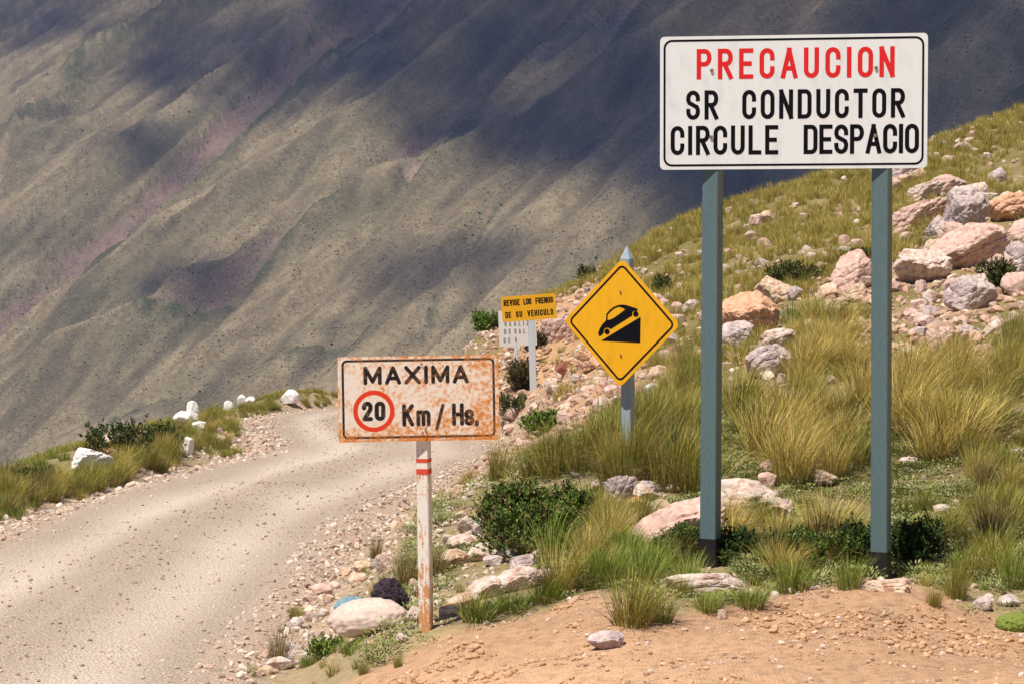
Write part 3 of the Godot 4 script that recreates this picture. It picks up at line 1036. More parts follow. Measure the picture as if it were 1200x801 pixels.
# a plate with thickness, its front at z = 0, front UVs 0..1 over w x h
func plate(out: PackedVector2Array, thick: float, w: float, h: float) -> ArrayMesh:
	var st := SurfaceTool.new()
	st.begin(Mesh.PRIMITIVE_TRIANGLES)
	var uv := func(p: Vector2) -> Vector2: return Vector2(p.x / w + 0.5, 0.5 - p.y / h)
	var n := out.size()
	for i in n:
		var a := out[i]
		var b := out[(i + 1) % n]
		for e in [[Vector2.ZERO, 0.0], [b, 0.0], [a, 0.0], [Vector2.ZERO, -thick], [a, -thick], [b, -thick]]:
			st.set_normal(Vector3(0, 0, 1 if e[1] == 0.0 else -1))
			st.set_uv(uv.call(e[0]))
			st.add_vertex(Vector3(e[0].x, e[0].y, e[1]))
		var nn := Vector3(b.y - a.y, a.x - b.x, 0).normalized()
		for e in [[a, 0.0], [b, 0.0], [a, -thick], [b, 0.0], [b, -thick], [a, -thick]]:
			st.set_normal(nn)
			st.set_uv(uv.call(e[0]))
			st.add_vertex(Vector3(e[0].x, e[0].y, e[1]))
	return st.commit()

func poly(p: Array, z: float, st: SurfaceTool) -> void:
	var q := PackedVector2Array(p)
	var t := Geometry2D.triangulate_polygon(q)
	for i in range(0, t.size(), 3):
		var a := q[t[i]]
		var b := q[t[i + 1]]
		var c := q[t[i + 2]]
		var l := [a, b, c] if (b - a).cross(c - a) < 0.0 else [a, c, b]
		for e in l:
			st.set_normal(Vector3(0, 0, 1))
			st.add_vertex(Vector3(e.x, e.y, z))

# a square post with eased edges from a to b; turn about its length
func post_mesh(length: float, w: float, d: float, ease_ := 0.006, tip := 0.0) -> ArrayMesh:
	var ring := [Vector2(-w / 2 + ease_, d / 2), Vector2(w / 2 - ease_, d / 2), Vector2(w / 2, d / 2 - ease_), Vector2(w / 2, -d / 2 + ease_), Vector2(w / 2 - ease_, -d / 2), Vector2(-w / 2 + ease_, -d / 2), Vector2(-w / 2, -d / 2 + ease_), Vector2(-w / 2, d / 2 - ease_)]
	var v := PackedVector3Array()
	var ix := PackedInt32Array()
	for y in [0.0, length]:
		for p in ring: v.append(Vector3(p.x, y, p.y))
	v.append(Vector3(0, length + tip, 0))
	v.append(Vector3(0, 0, 0))
	for k in 8:
		var j := (k + 1) % 8
		ix.append_array([k, k + 8, j, j, k + 8, j + 8, k + 8, 16, j + 8, k, j, 17])
	return arrays(v, PackedVector3Array(), PackedColorArray(), ix)

func post(called: String, a: Vector3, b: Vector3, w: float, d: float, yaw: float, mat: Material, parent: Node3D, tip := 0.0) -> MeshInstance3D:
	var o := put(called, post_mesh(a.distance_to(b), w, d, 0.006, tip), mat, parent)
	var y := (b - a).normalized()
	var x := Vector3(cos(yaw), 0, -sin(yaw))
	var z := x.cross(y).normalized()
	o.transform = Transform3D(Basis(y.cross(z), y, z), a - parent.position)
	return o

func bolt(parent: Node3D, p: Vector2, r := 0.011, mat: Material = null) -> void:
	var m := CylinderMesh.new()
	m.top_radius = r * 0.75
	m.bottom_radius = r
	m.height = 0.004
	m.radial_segments = 8
	var o := put("bolt", m, mat if mat else flat(Color(0.35, 0.3, 0.2), 0.4, 0.7), parent)
	o.rotation.x = PI / 2
	o.position = Vector3(p.x, p.y, 0.008)

func board_xf(o: Node3D, p: Vector3, yaw: float, roll: float, pitch := 0.0) -> void:
	o.transform = Transform3D(Basis(Vector3.UP, yaw) * Basis(Vector3.RIGHT, pitch) * Basis(Vector3.BACK, roll), p)

# ------------------------------------------------------------------ the four signs
func caution_sign() -> void:
	var D := 13.0
	var k := D / FPX
	var foot1 := at(832.5, 668, 13.12)
	var foot2 := at(1033.5, 684, 12.95)
	foot1.y = gh(foot1.x, 13.12) - 0.12
	foot2.y = gh(foot2.x, 12.95) - 0.12
	var root := base("caution_sign", (foot1 + foot2) * 0.5)
	tag(root, "large white caution sign with red heading on two tall blue-grey posts", "road sign")
	var yaw := deg_to_rad(-7.0)
	var W := 307.0 * k / cos(yaw)
	var H := 155.8 * k
	var mid := at(929.2, 119.5, D)
	var board := put("board", plate(round_rect(W, H, 0.03), 0.004, W, H), M.board, root)
	board_xf(board, mid - root.position, yaw, 0.002)
	var kx := W / 314.5
	lettering([[round_rect(W - 0.06, H - 0.056, 0.05), true]], 0.014, M.ink, board, 0.001, "border")
	var X := func(px: float) -> float: return (px - 929.2) * kx
	var Y := func(py: float) -> float: return (119.5 - py) * kx
	var th := 5.3 * kx
	var l1 := lettering(word("PRECAUCION", X.call(815.5), X.call(1048), Y.call(91.5), 36.0 * kx, th), th, M.red, board)
	l1.set_meta("label", "red heading PRECAUCION")
	for e in [["SR", 803.0, 841.5, 139.5], ["CONDUCTOR", 869.5, 1060.5, 139.5], ["CIRCULE", 784.5, 912.5, 181.5], ["DESPACIO", 942.0, 1077.0, 181.5]]:
		lettering(word(e[0], X.call(e[1]), X.call(e[2]), Y.call(e[3]), 35.0 * kx, th, 0.71), th * 0.93, M.ink, board)
	for b in [[833.5, 81], [1026.5, 80.5], [833, 160], [1026, 160.5]]:
		bolt(board, Vector2(X.call(b[0]), Y.call(b[1])), 0.013)
	var back := Vector3(-sin(yaw), 0, -cos(yaw)) * 0.075
	keep_clear.append([foot1.x, 13.0, 0.15, 0.8])
	keep_clear.append([foot2.x, 12.9, 0.17, 0.8])
	for e in [[foot1, at(837.5, 48, 13.0)], [foot2, at(1033.0, 48, 13.0)]]:
		var f: Vector3 = e[0]
		var top: Vector3 = e[1]
		var off: float = (top.x - mid.x)
		top.z = mid.z - off * tan(yaw) + back.z
		top.x += back.x
		f.z = top.z + (f.z - top.z) * 0.4
		f.y = gh(f.x, -f.z) - 0.12
		var p := post("post", f, top, 0.112, 0.112, deg_to_rad(-26), M.teal, root)
		var foot := put("black_foot", post_mesh(0.12 + 42.0 * k * 0.83, 0.117, 0.117), M.black_paint, p)
		foot.position.y = -0.004
	# steel angle brackets behind the board
	for yy in [0.24, -0.22]:
		var m := BoxMesh.new()
		m.size = Vector3(W * 0.86, 0.03, 0.012)
		put("brace", m, flat(Color(0.25, 0.26, 0.27), 0.5, 0.6), board).position = Vector3(0, yy, -0.012)

func near_stroke(strokes: Array, p: Vector2) -> float:
	var best := 1e9
	for s in strokes:
		var q: PackedVector2Array = s[0]
		var n := q.size()
		for i in (n if s[1] else n - 1):
			var a := q[i]
			var ab := q[(i + 1) % n] - a
			var ap := p - a
			var t := clampf(ap.dot(ab) / maxf(ab.length_squared(), 1e-9), 0.0, 1.0)
			best = minf(best, (ap - ab * t).length_squared())
	return sqrt(best)

func rusty_face(w: int, h: int) -> ImageTexture:
	# measures in photograph pixels over the 190 x 100 sign
	var im := Image.create(w, h, false, Image.FORMAT_RGBA8)
	var n1 := FastNoiseLite.new()
	n1.seed = 77
	n1.frequency = 0.022
	n1.fractal_octaves = 5
	var n2 := FastNoiseLite.new()
	n2.seed = 78
	n2.frequency = 0.12
	n2.fractal_octaves = 3
	var parts: Array = []
	var th := 5.0
	var all := word("MAXIMA", 30, 155, 66.5, 22.5, 5.2, 1.22)
	for s in all: parts.append([s, 2.3])
	for s in word("20", 28, 55.5, 24.5, 23, 5.0, 0.72): parts.append([s, 2.6])
	for s in word("Km", 75, 109, 17, 27, 5.2): parts.append([s, 2.4])
	for s in word("/", 114, 124, 15, 27, 4): parts.append([s, 2.0])
	for s in word("Hs.", 134, 166, 17, 27, 5.0): parts.append([s, 2.4])
	parts.append([[round_rect(178, 90, 5), true], 1.4, Vector2(95, 50)])
	var boxes: Array = []
	for e in parts:
		var off: Vector2 = e[2] if e.size() > 2 else Vector2.ZERO
		var q := PackedVector2Array()
		for p in e[0][0]: q.append(p + off)
		var lo := q[0]
		var hi := q[0]
		for p in q:
			lo = lo.min(p)
			hi = hi.max(p)
		boxes.append([[[q, e[0][1]]], e[1], Rect2(lo - Vector2(4, 4), hi - lo + Vector2(8, 8))])
	var paint := Color(0.82, 0.79, 0.74)
	for y in h:
		for x in w:
			var p := Vector2((x + 0.5) / w * 190.0, 100.0 - (y + 0.5) / h * 100.0)
			var a := n1.get_noise_2d(p.x * 6.0, p.y * 6.0)
			var b := n2.get_noise_2d(p.x * 6.0, p.y * 6.0)
			var c1 := n1.get_noise_2d(p.x * 1.6 + 500.0, p.y * 1.6)
			# rust grows from the edges, the lower rim and the right-hand side
			var edge := minf(minf(p.x, 190.0 - p.x) * 1.2, minf(100.0 - p.y, p.y))
			var k := -0.37 + 0.5 * exp(-edge / 5.0) + 0.18 * clampf((p.x - 70.0) / 120.0, 0.0, 1.0) + 0.34 * exp(-p.y / 22.0) + c1 * 0.6 + a * 0.85 + b * 0.75
			k += 0.2 * exp(-pow((p.x - 172.0) / 10.0, 2.0)) - 0.25 * exp(-p.x / 30.0) * clampf(p.y / 60.0, 0.0, 1.0)
			var rust := smoothstep(-0.05, 0.5, k)
			var col := paint.lerp(Color(0.80, 0.50, 0.26), smoothstep(-0.55, 0.1, k) * 0.8)
			col = col.lerp(Color(0.72, 0.27, 0.055).lerp(Color(0.42, 0.11, 0.03), clampf(b * 1.8, 0.0, 1.0)), rust)
			var worn := smoothstep(0.30, 0.55, k + b * 0.25)
			var dr := p.distance_to(Vector2(42, 36))
			if dr < 25.5:
				if dr > 19.0 and dr < 24.5: col = Color(0.72, 0.055, 0.02).lerp(Color(0.55, 0.16, 0.06), worn * 0.4)
				elif dr <= 19.0: col = col.lerp(Color(0.80, 0.75, 0.66), 0.6)
			var ink := 0.0
			for e in boxes:
				if e[2].has_point(p):
					ink = maxf(ink, 1.0 - smoothstep(e[1] - 0.35, e[1] + 0.35, near_stroke(e[0], p)))
			col = col.lerp(Color(0.018, 0.014, 0.014), ink * (1.0 - smoothstep(0.1, 0.5, k + b * 0.5) * 0.7))
			# a dark run of rust from the lower letters to the rim
			var run := absf(p.x - (105.0 + 1.6 * sin(p.y * 0.35) + (20.0 - p.y) * -0.12))
			if p.y < 21.0 and run < 1.5: col = col.lerp(Color(0.22, 0.03, 0.015), 1.0 - run / 1.6)
			im.set_pixel(x, y, col.linear_to_srgb())
	im.generate_mipmaps()
	return ImageTexture.create_from_image(im)

func speed_sign() -> void:
	var D := 12.1
	var k := D / FPX
	var foot := at(499.5, 742, D)
	foot.y = gh(foot.x, D) - 0.1
	var root := base("speed_limit_sign", foot)
	tag(root, "rust-stained white MAXIMA 20 Km/Hs speed limit sign on thin white post", "road sign")
	var W := 188.0 * k
	var H := 99.5 * k
	var mid := at(490.5, 466.5, D - 0.06)
	var face := StandardMaterial3D.new()
	face.albedo_texture = rusty_face(950, 500)
	face.roughness = 0.75
	face.metallic_specular = 0.3
	var b := put("board", plate(round_rect(W, H, 0.012, 3), 0.003, W, H), face, root)
	board_xf(b, mid - root.position, deg_to_rad(2.0), deg_to_rad(0.9), -0.02)
	var top := at(495.0, 424, D)
	var p := post("post", foot, top, 14.5 * k, 14.5 * k, deg_to_rad(-14), M.rusty_post, root)
	for e in [[528.5, 4.5], [541.5, 6.5]]:
		var band := put("red_band", post_mesh(e[1] * k, 14.5 * k + 0.003, 14.5 * k + 0.003, 0.005), M.red_band, p)
		band.position.y = foot.distance_to(top) * (742.0 + 8.0 - e[0] - e[1] * 0.5) / (742.0 + 19.0 - 424.0)
	for yy in [40.0, -40.0]:
		bolt(b, Vector2(4.0 * k, yy * k), 0.007, flat(Color(0.3, 0.1, 0.04), 0.8))

func rust_post() -> StandardMaterial3D:
	# white paint, rusting towards the foot: uv by height in the post's own measures
	var m := StandardMaterial3D.new()
	var im := Image.create(64, 512, false, Image.FORMAT_RGBA8)
	for y in 512:
		for x in 64:
			var t := 1.0 - y / 512.0
			var n := nz.get_noise_2d(x * 5.0, y * 0.9) + 0.5 * nz2.get_noise_2d(x * 30.0, y * 14.0)
			var k := smoothstep(0.02, 0.25, n * 0.6 + (0.24 - t) * 2.2) if t < 0.30 else smoothstep(0.42, 0.6, n + 0.12 * smoothstep(0.55, 1.0, absf(x / 32.0 - 1.0)))
			var c := Color(0.80, 0.80, 0.77).lerp(Color(0.62, 0.28, 0.10), clampf(k, 0.0, 1.0) * 0.95)
			im.set_pixel(x, y, c.linear_to_srgb())
	m.albedo_texture = ImageTexture.create_from_image(im)
	m.roughness = 0.6
	m.uv1_triplanar = true
	m.uv1_scale = Vector3(3.0, 1.0 / 1.9, 3.0)
	m.uv1_offset = Vector3(0, 0, 0)
	return m

func diamond_sign() -> void:
	var D := 16.3
	var k := D / FPX
	var foot := at(733.5, 500, D + 0.1)
	foot.y = gh(foot.x, D + 0.1) - 0.15
	var root := base("steep_descent_sign", foot)
	tag(root, "yellow diamond steep descent sign with black car on a pointed grey-blue post", "road sign")
	var yaw := deg_to_rad(-29.0)
	var half := 75.5 * k
	var s := half * sqrt(2.0)
	var out := PackedVector2Array()
	for p in round_rect(s, s, 0.045): out.append(p.rotated(PI / 4))
	var full := half * 2.0
	var b := put("board", plate(out, 0.004, full, full), M.yellow, root)
	board_xf(b, at(728.0, 378.3, D) - root.position, yaw, deg_to_rad(-1.0))
	var line := PackedVector2Array()
	for p in round_rect(s - 0.075, s - 0.075, 0.04): line.append(p.rotated(PI / 4))
	lettering([[line, true]], 0.017, M.ink, b, 0.001, "border")
	# the car going down the wedge; measures of the enlarged photograph (10 px to a pixel, foreshortened across)
	var q := func(x: float, y: float) -> Vector2: return Vector2((x - 478.0) / 10.0 * k / 0.86, -(y - 383.0) / 10.0 * k)
	var st := SurfaceTool.new()
	st.begin(Mesh.PRIMITIVE_TRIANGLES)
	poly([q.call(258, 600), q.call(694, 304), q.call(694, 606)], 0.002, st)
	put("wedge_symbol", st.commit(), M.ink, b)
	st = SurfaceTool.new()
	st.begin(Mesh.PRIMITIVE_TRIANGLES)
	# body with the window left out: lower body, rear and the thin roof pillar line
	poly([q.call(232, 548), q.call(222, 510), q.call(240, 455), q.call(270, 405), q.call(312, 356), q.call(350, 352), q.call(400, 326), q.call(522, 226), q.call(590, 190), q.call(640, 206), q.call(665, 222), q.call(650, 236), q.call(612, 240), q.call(598, 262), q.call(604, 290), q.call(360, 462), q.call(340, 446), q.call(305, 446), q.call(286, 470), q.call(284, 508), q.call(250, 545)], 0.002, st)
	poly([q.call(452, 196), q.call(440, 178), q.call(480, 170), q.call(520, 171), q.call(590, 190), q.call(522, 224), q.call(490, 204)], 0.0024, st)
	put("car_symbol", st.commit(), M.ink, b)
	lettering([[PackedVector2Array([q.call(317, 352), q.call(318, 290), q.call(345, 254), q.call(395, 208), q.call(452, 182)]), false]], 0.013, M.ink, b, 0.0027, "car_symbol")
	for w in [[322, 490], [640, 272]]:
		st = SurfaceTool.new()
		st.begin(Mesh.PRIMITIVE_TRIANGLES)
		var ring: Array = []
		for i in 16: ring.append(q.call(w[0] + 30.0 * cos(TAU * i / 16.0), w[1] + 32.0 * sin(TAU * i / 16.0)))
		poly(ring, 0.0032, st)
		put("wheel_symbol", st.commit(), M.ink, b)
	for e in [[468, 22], [484, 760]]:
		var pt: Vector2 = q.call(e[0], e[1])
		bolt(b, pt, 0.009, flat(Color(0.12, 0.1, 0.05), 0.5, 0.4))
	var n := Vector3(sin(yaw), 0, cos(yaw))
	var top := at(730.5, 303, D) - n * 0.07
	foot -= n * 0.06
	post("post", foot, top, 0.09, 0.085, deg_to_rad(-33), M.blue_paint, root, 0.11)

func far_signs() -> void:
	var D := 36.0
	var k := D / FPX
	var foot := at(625.5, 466, D)
	foot.y = gh(foot.x, D) - 0.1
	var root := base("brake_check_sign", foot)
	tag(root, "small tilted yellow brake warning sign on a thin pale post", "road sign")
	var W := 64.0 * k
	var H := 29.5 * k
	var b := put("board", plate(round_rect(W, H, 0.01, 2), 0.004, W, H), M.yellow_rim, root)
	board_xf(b, at(620.0, 360.5, D - 0.06) - root.position, deg_to_rad(4), deg_to_rad(4.2))
	var th := 0.021
	var u := W / 64.0
	for e in [["REVISE", -29.5, -10.5, 3.6], ["LOS", -6.2, 3.4, 3.6], ["FRENOS", 8.0, 28.8, 3.6], ["DE", -28.5, -21.5, -10.5], ["SU", -16.0, -8.5, -10.5], ["VEHICULO", -2.5, 28.0, -10.5]]:
		lettering(word(e[0], e[1] * u, e[2] * u, e[3] * u, 7.2 * u, th, 0.6), th, M.ink, b)
	post("post", foot, at(622.0, 350, D), 7.5 * k, 7.0 * k, 0.1, M.pale_paint, root)
	D = 38.0
	k = D / FPX
	var f2 := at(603.0, 440, D)
	f2.y = gh(f2.x, D) - 0.1
	var r2 := base("notice_sign", f2)
	tag(r2, "faded white notice sign half hidden behind the yellow brake sign", "road sign")
	W = 44.0 * k
	H = 42.0 * k
	b = put("board", plate(round_rect(W, H, 0.01, 2), 0.004, W, H), M.white_paint, r2)
	board_xf(b, at(606.5, 384.5, D) - r2.position, deg_to_rad(3), deg_to_rad(2.5))
	u = W / 44.0
	var faded := flat(Color(0.22, 0.24, 0.26), 0.7)
	for e in [["REALIZA", -15.0, 19.0, 2.6], ["DE", -16.0, -8.0, -6.5], ["SAL", -4.0, 9.0, -6.5], ["DE", -17.0, -9.0, -16.5], ["A", -4.0, 1.0, -16.0]]:
		lettering(word(e[0], e[1] * u, e[2] * u, e[3] * u, 6.0 * u, 0.018, 0.55), 0.018, faded, b)
	post("post", f2, at(606.0, 380, D) + Vector3(0, 0, -0.05), 0.07, 0.07, 0.1, M.pale_paint, r2)

# ------------------------------------------------------------------ everything
func _ready() -> void:
	rng.seed = 20240611
	var cam := Camera3D.new()
	cam.name = "camera"
	cam.fov = rad_to_deg(2.0 * atan(400.5 / FPX))
	cam.near = 0.1
	cam.far = 9000.0
	cam.position = Vector3(0, EYE, 0)
	cam.rotation.x = -PITCH
	add_child(cam)
	cam.current = true
	var env := Environment.new()
	var sky := ProceduralSkyMaterial.new()
	sky.sky_top_color = Color(0.23, 0.42, 0.80)
	sky.sky_horizon_color = Color(0.66, 0.77, 0.90)
	sky.sky_curve = 0.14
	sky.ground_bottom_color = Color(0.30, 0.27, 0.22)
	sky.ground_horizon_color = Color(0.52, 0.54, 0.56)
	sky.sky_energy_multiplier = 0.54
	env.sky = Sky.new()
	env.sky.sky_material = sky
	env.background_mode = Environment.BG_SKY
	env.tonemap_mode = Environment.TONE_MAPPER_LINEAR
	env.tonemap_exposure = 1.42
	env.sdfgi_enabled = true
	env.ssao_enabled = true
	env.ssil_enabled = true
	env.fog_enabled = true
	env.fog_density = 0.00016
	env.fog_light_color = Color(0.61, 0.71, 0.97)
	var we := WorldEnvironment.new()
	we.name = "environment"
	we.environment = env
	add_child(we)
	var sun := DirectionalLight3D.new()
	sun.name = "sun"
	sun.light_energy = 1.6
	sun.light_color = Color(1.0, 0.955, 0.885)
	sun.light_angular_distance = 0.5
	sun.shadow_enabled = true
	sun.transform = Transform3D(Basis.looking_at(-SUN), Vector3.ZERO)
	add_child(sun)

	nz.seed = 11
	nz.frequency = 0.03
	nz.fractal_octaves = 3
	nz2.seed = 12
	nz2.frequency = 0.012
	nz2.fractal_octaves = 4
	make_materials()
	M.ink = flat(Color(0.008, 0.008, 0.012), 0.85)
	M.ink.metallic_specular = 0.15
	M.red = flat(Color(0.72, 0.006, 0.008), 0.8)
	var grime := noise_tex(512, 0.012, [[0.0, grey(0.86)], [0.3, grey(0.96)], [0.5, grey(1.0)], [1.0, grey(1.0)]], FastNoiseLite.TYPE_SIMPLEX_SMOOTH, 6, false, 61)
	for e in [["board", Color(0.80, 0.88, 0.93)], ["yellow", Color(0.90, 0.46, 0.004)]]:
		var m := StandardMaterial3D.new()
		m.albedo_color = (e[1] as Color).linear_to_srgb()
		m.albedo_texture = grime
		m.roughness = 0.55
		m.uv1_triplanar = true
		m.uv1_scale = Vector3(1.4, 0.45, 1.4)
		m.uv1_offset = Vector3(0.3, 0.2, 0)
		M[e[0]] = m
	M.yellow_rim = flat(Color(0.86, 0.46, 0.01), 0.5)
	M.pale_paint = flat(Color(0.60, 0.68, 0.74), 0.5)
	M.red_band = flat(Color(0.66, 0.07, 0.035), 0.6)
	M.rusty_post = rust_post()
	M.moss = stone(noise_tex(256, 0.06, [[0.0, Color(0.16, 0.24, 0.03)], [0.5, Color(0.17, 0.22, 0.045)], [1.0, Color(0.26, 0.30, 0.08)]]), noise_tex(256, 0.12, [], FastNoiseLite.TYPE_CELLULAR, 2, true, 9), Color.WHITE, 1.0)

	sample_road()
	fit_tps()
	build_ground()
	build_road()
	for i in 8: rock_big.append(rock_mesh(100 + i, 4, 13, 0.032))
	for i in 10: rock_mid.append(rock_mesh(200 + i, 3, 12, 0.04))
	for i in 4: rock_low.append(rock_mesh(300 + i, 1, 9, 0.08))
	build_mountain()
	build_clouds()

	caution_sign()
	speed_sign()
	diamond_sign()
	far_signs()
	rng.seed = 4711
	place_rocks()
	place_shrubs()
	place_grass()
	place_gravel()
	label_pending()

func place_rocks() -> void:
	# the heap by the speed limit sign
	rock(431, 744, 86, 40, "sandstone", "large rounded sandstone rock at the foot of the white post", "", 0.10, 0.75, "rock", 0.12, 2)
	rock(459, 722, 46, 42, "dark", "dark purple-black rock behind the large rounded rock by the white post", "", 0.0, 0.8, "rock", 0.15, 1)
	var smooth_one := rock_mesh(71, 4, 4, 0.035, true)
	get_node("rock").mesh = smooth_one
	get_node("rock_001").mesh = rock_mesh(73, 4, 6, 0.07)
	rock(409, 716, 34, 20, "blue", "rock painted pale blue beside the dark rock near the white post", "", 0.0, 0.8, "rock", 0.2)
	# painted stones that mark the outer verge
	for e in [[217, 532, 18, 22, "square white-painted stone standing lowest on the left verge"], [225, 482, 17, 18, "white-painted stone standing highest in the cluster on the left verge"], [213, 495, 18, 14, "white-painted stone at left of the cluster on the left verge"],
			[227, 494, 10, 12, "small white-painted stone tucked behind another on the left verge"], [234, 503, 16, 10, "flat slanting white-painted stone below the cluster on the left verge"], [267, 474, 14, 12, "white-painted stone on the skyline just right of the verge cluster"],
			[284, 473, 11, 12, "upright white-painted stone midway along the far verge"], [293, 473, 10, 9, "smallest white-painted stone midway along the far verge"], [339, 474, 20, 15, "white-painted stone alone at the far end of the road"],
			[105, 552, 46, 26, "big white-painted boulder in grass low on the left verge"]]:
		var o := rock(e[0], e[1], e[2] * 1.08, e[3] * 1.1, "white", e[4], "white-painted stones along the verge", 0.0, 0.8, "painted_stone", 0.10)
		keep_clear.append([o.position.x, -o.position.z, 0.5 * e[2] * -o.position.z / FPX + 0.04, 0.9 if e[2] < 40 else 0.35])
	rock(131, 522, 28, 18, "pale", "pinkish white rock among dark shrub twigs on the left verge")
	rock(128, 532, 16, 9, "orange", "small orange rock behind the big white-painted boulder")
	rock(60, 556, 13, 9, "mauve", "small mauve rock at far left of the verge")
	rock(258, 517, 12, 8, "tan", "small tan rock in grass at the road's left edge")
	rock(398, 476, 8, 5, "pale", "small pale rock at the far end of the road")
	# slabs and boulders in front of and between the tall posts
	rock(800, 636, 165, 46, "pink", "long pale pink slab leaning up behind the left tall post", "", 0.40, 0.5, "boulder", 0.25, 3)
	rock(872, 606, 100, 42, "pale", "pale pink slab just right of the left tall post", "", -0.05, 0.6, "boulder", 0.22, 0)
	rock(903, 558, 28, 18, "pale", "white rock in low plants right of the left tall post")
	rock(915, 602, 40, 22, "pale", "jagged white rock at right end of the pink slab", "", -0.3)
	rock(866, 612, 24, 22, "orange", "brown-topped rock against the pink slab between the posts")
	rock(820, 694, 120, 26, "pale", "broad flat pale slab at the foot of the left tall post", "", -0.12, 0.5, "boulder", 0.3, 5)
	rock(1040, 691, 76, 15, "tan", "flat tan slab at the foot of the right tall post", "", -0.08, 0.5, "boulder", 0.35, 4)
	rock(715, 758, 50, 18, "mauve", "mauve rock half buried in front of the sandy mound tuft")
	rock(1066, 545, 22, 9, "pale", "flat white stone in low plants right of the right tall post")
	rock(1104, 601, 22, 10, "pale", "pale stone in the green low plants at right")
	rock(1140, 664, 30, 11, "tan", "flat tan stone in the herbs at lower right")
	rock(1150, 713, 24, 14, "mauve", "grey stone left of the green cushion at lower right edge")
	rock(1182, 710, 28, 13, "mauve", "grey stone above the green cushion at lower right edge")
	rock(846, 724, 14, 10, "pale", "small pale stone on the lip of the sandy mound")
	# heaps behind and below the dark bush
	for e in [[552, 622, 30, 20, "pale"], [570, 632, 30, 26, "mauve"], [545, 646, 44, 20, "pale"], [566, 655, 34, 22, "pale"], [535, 664, 40, 20, "tan"], [580, 662, 26, 14, "mauve"], [561, 640, 16, 14, "pale"], [528, 636, 18, 12, "pale"]]:
		settle(rock(e[0], e[1], e[2], e[3], e[4], ""), "%s rock" % {"pale": "pale", "mauve": "mauve", "tan": "tan"}[e[4]], "in the stone heap just right of the white post", "rocks heaped right of the white post")
	for e in [[606, 650, 32, 30, "tan", 0.3], [622, 645, 30, 36, "mauve", -0.6], [615, 668, 40, 22, "mauve", 0], [632, 655, 18, 14, "pale", 0], [595, 655, 22, 16, "mauve", 0]]:
		settle(rock(e[0], e[1], e[2], e[3], e[4], "", "", e[5]), "%s rock" % {"pale": "pale", "mauve": "mauve", "tan": "tan"}[e[4]], "in the heap below the dark green bush", "rocks heaped below the dark bush")
	for e in [[610, 690, 66, 26, "pale", 0.25], [575, 700, 60, 24, "pale", 0.3], [548, 712, 46, 16, "tan", 0.1], [530, 722, 40, 14, "tan", 0.1], [640, 684, 40, 16, "pale", 0.0]]:
		settle(rock(e[0], e[1], e[2], e[3], e[4], "", "", e[5], 0.6), "%s slab" % {"pale": "pale", "tan": "tan"}[e[4]], "along the top of the sandy bank", "slabs along the top of the sandy bank")
	rock(632, 604, 14, 24, "pink", "pink stone seen through the gap in the dark bush")
	rock(652, 552, 14, 12, "pale", "white stone on the bank behind the dark bush")
	rock(676, 558, 14, 10, "mauve", "grey stone on the bank behind the dark bush")
	for e in [[728, 586, 42, 30, "mauve", 0.5], [742, 566, 38, 18, "orange", 0.3], [758, 584, 40, 14, "pale", -0.4], [748, 600, 22, 18, "ochre", 0], [762, 578, 34, 12, "mauve", -0.2], [704, 572, 20, 10, "pale", 0], [775, 600, 26, 14, "tan", 0], [707, 592, 12, 14, "pale", 0], [730, 604, 30, 10, "tan", 0], [790, 575, 20, 12, "pale", 0]]:
		settle(rock(e[0], e[1], e[2], e[3], e[4], "", "", e[5]), "%s rock" % {"pale": "white", "mauve": "mauve", "tan": "tan", "orange": "orange", "ochre": "ochre"}[e[4]], "in the heap left of the left tall post", "rocks heaped left of the left tall post")
	# road-edge stones left of the white post
	for e in [[452, 668, 24, 22, "pale"], [424, 670, 36, 12, "tan"], [405, 674, 22, 10, "tan"], [420, 684, 22, 16, "tan"], [376, 698, 26, 14, "pink"], [390, 690, 16, 9, "pale"], [362, 708, 16, 14, "pale"], [366, 728, 14, 14, "pale"], [345, 735, 20, 12, "mauve"], [378, 722, 14, 10, "pale"], [352, 772, 44, 14, "pale"], [385, 705, 14, 9, "tan"],
			[345, 765, 22, 14, "mauve"], [330, 785, 34, 14, "pale"], [484, 728, 16, 20, "pale"], [486, 690, 14, 12, "pale"], [472, 752, 14, 10, "pale"], [440, 690, 12, 10, "tan"], [435, 760, 16, 10, "tan"], [372, 745, 16, 10, "pale"], [310, 790, 20, 10, "tan"], [492, 676, 12, 14, "pale"]]:
		settle(rock(e[0], e[1], e[2], e[3], e[4], ""), "%s stone" % {"pale": "pale", "mauve": "grey", "tan": "tan", "pink": "pink"}[e[4]], "at the road edge by the white post", "stones at the road edge by the white post")
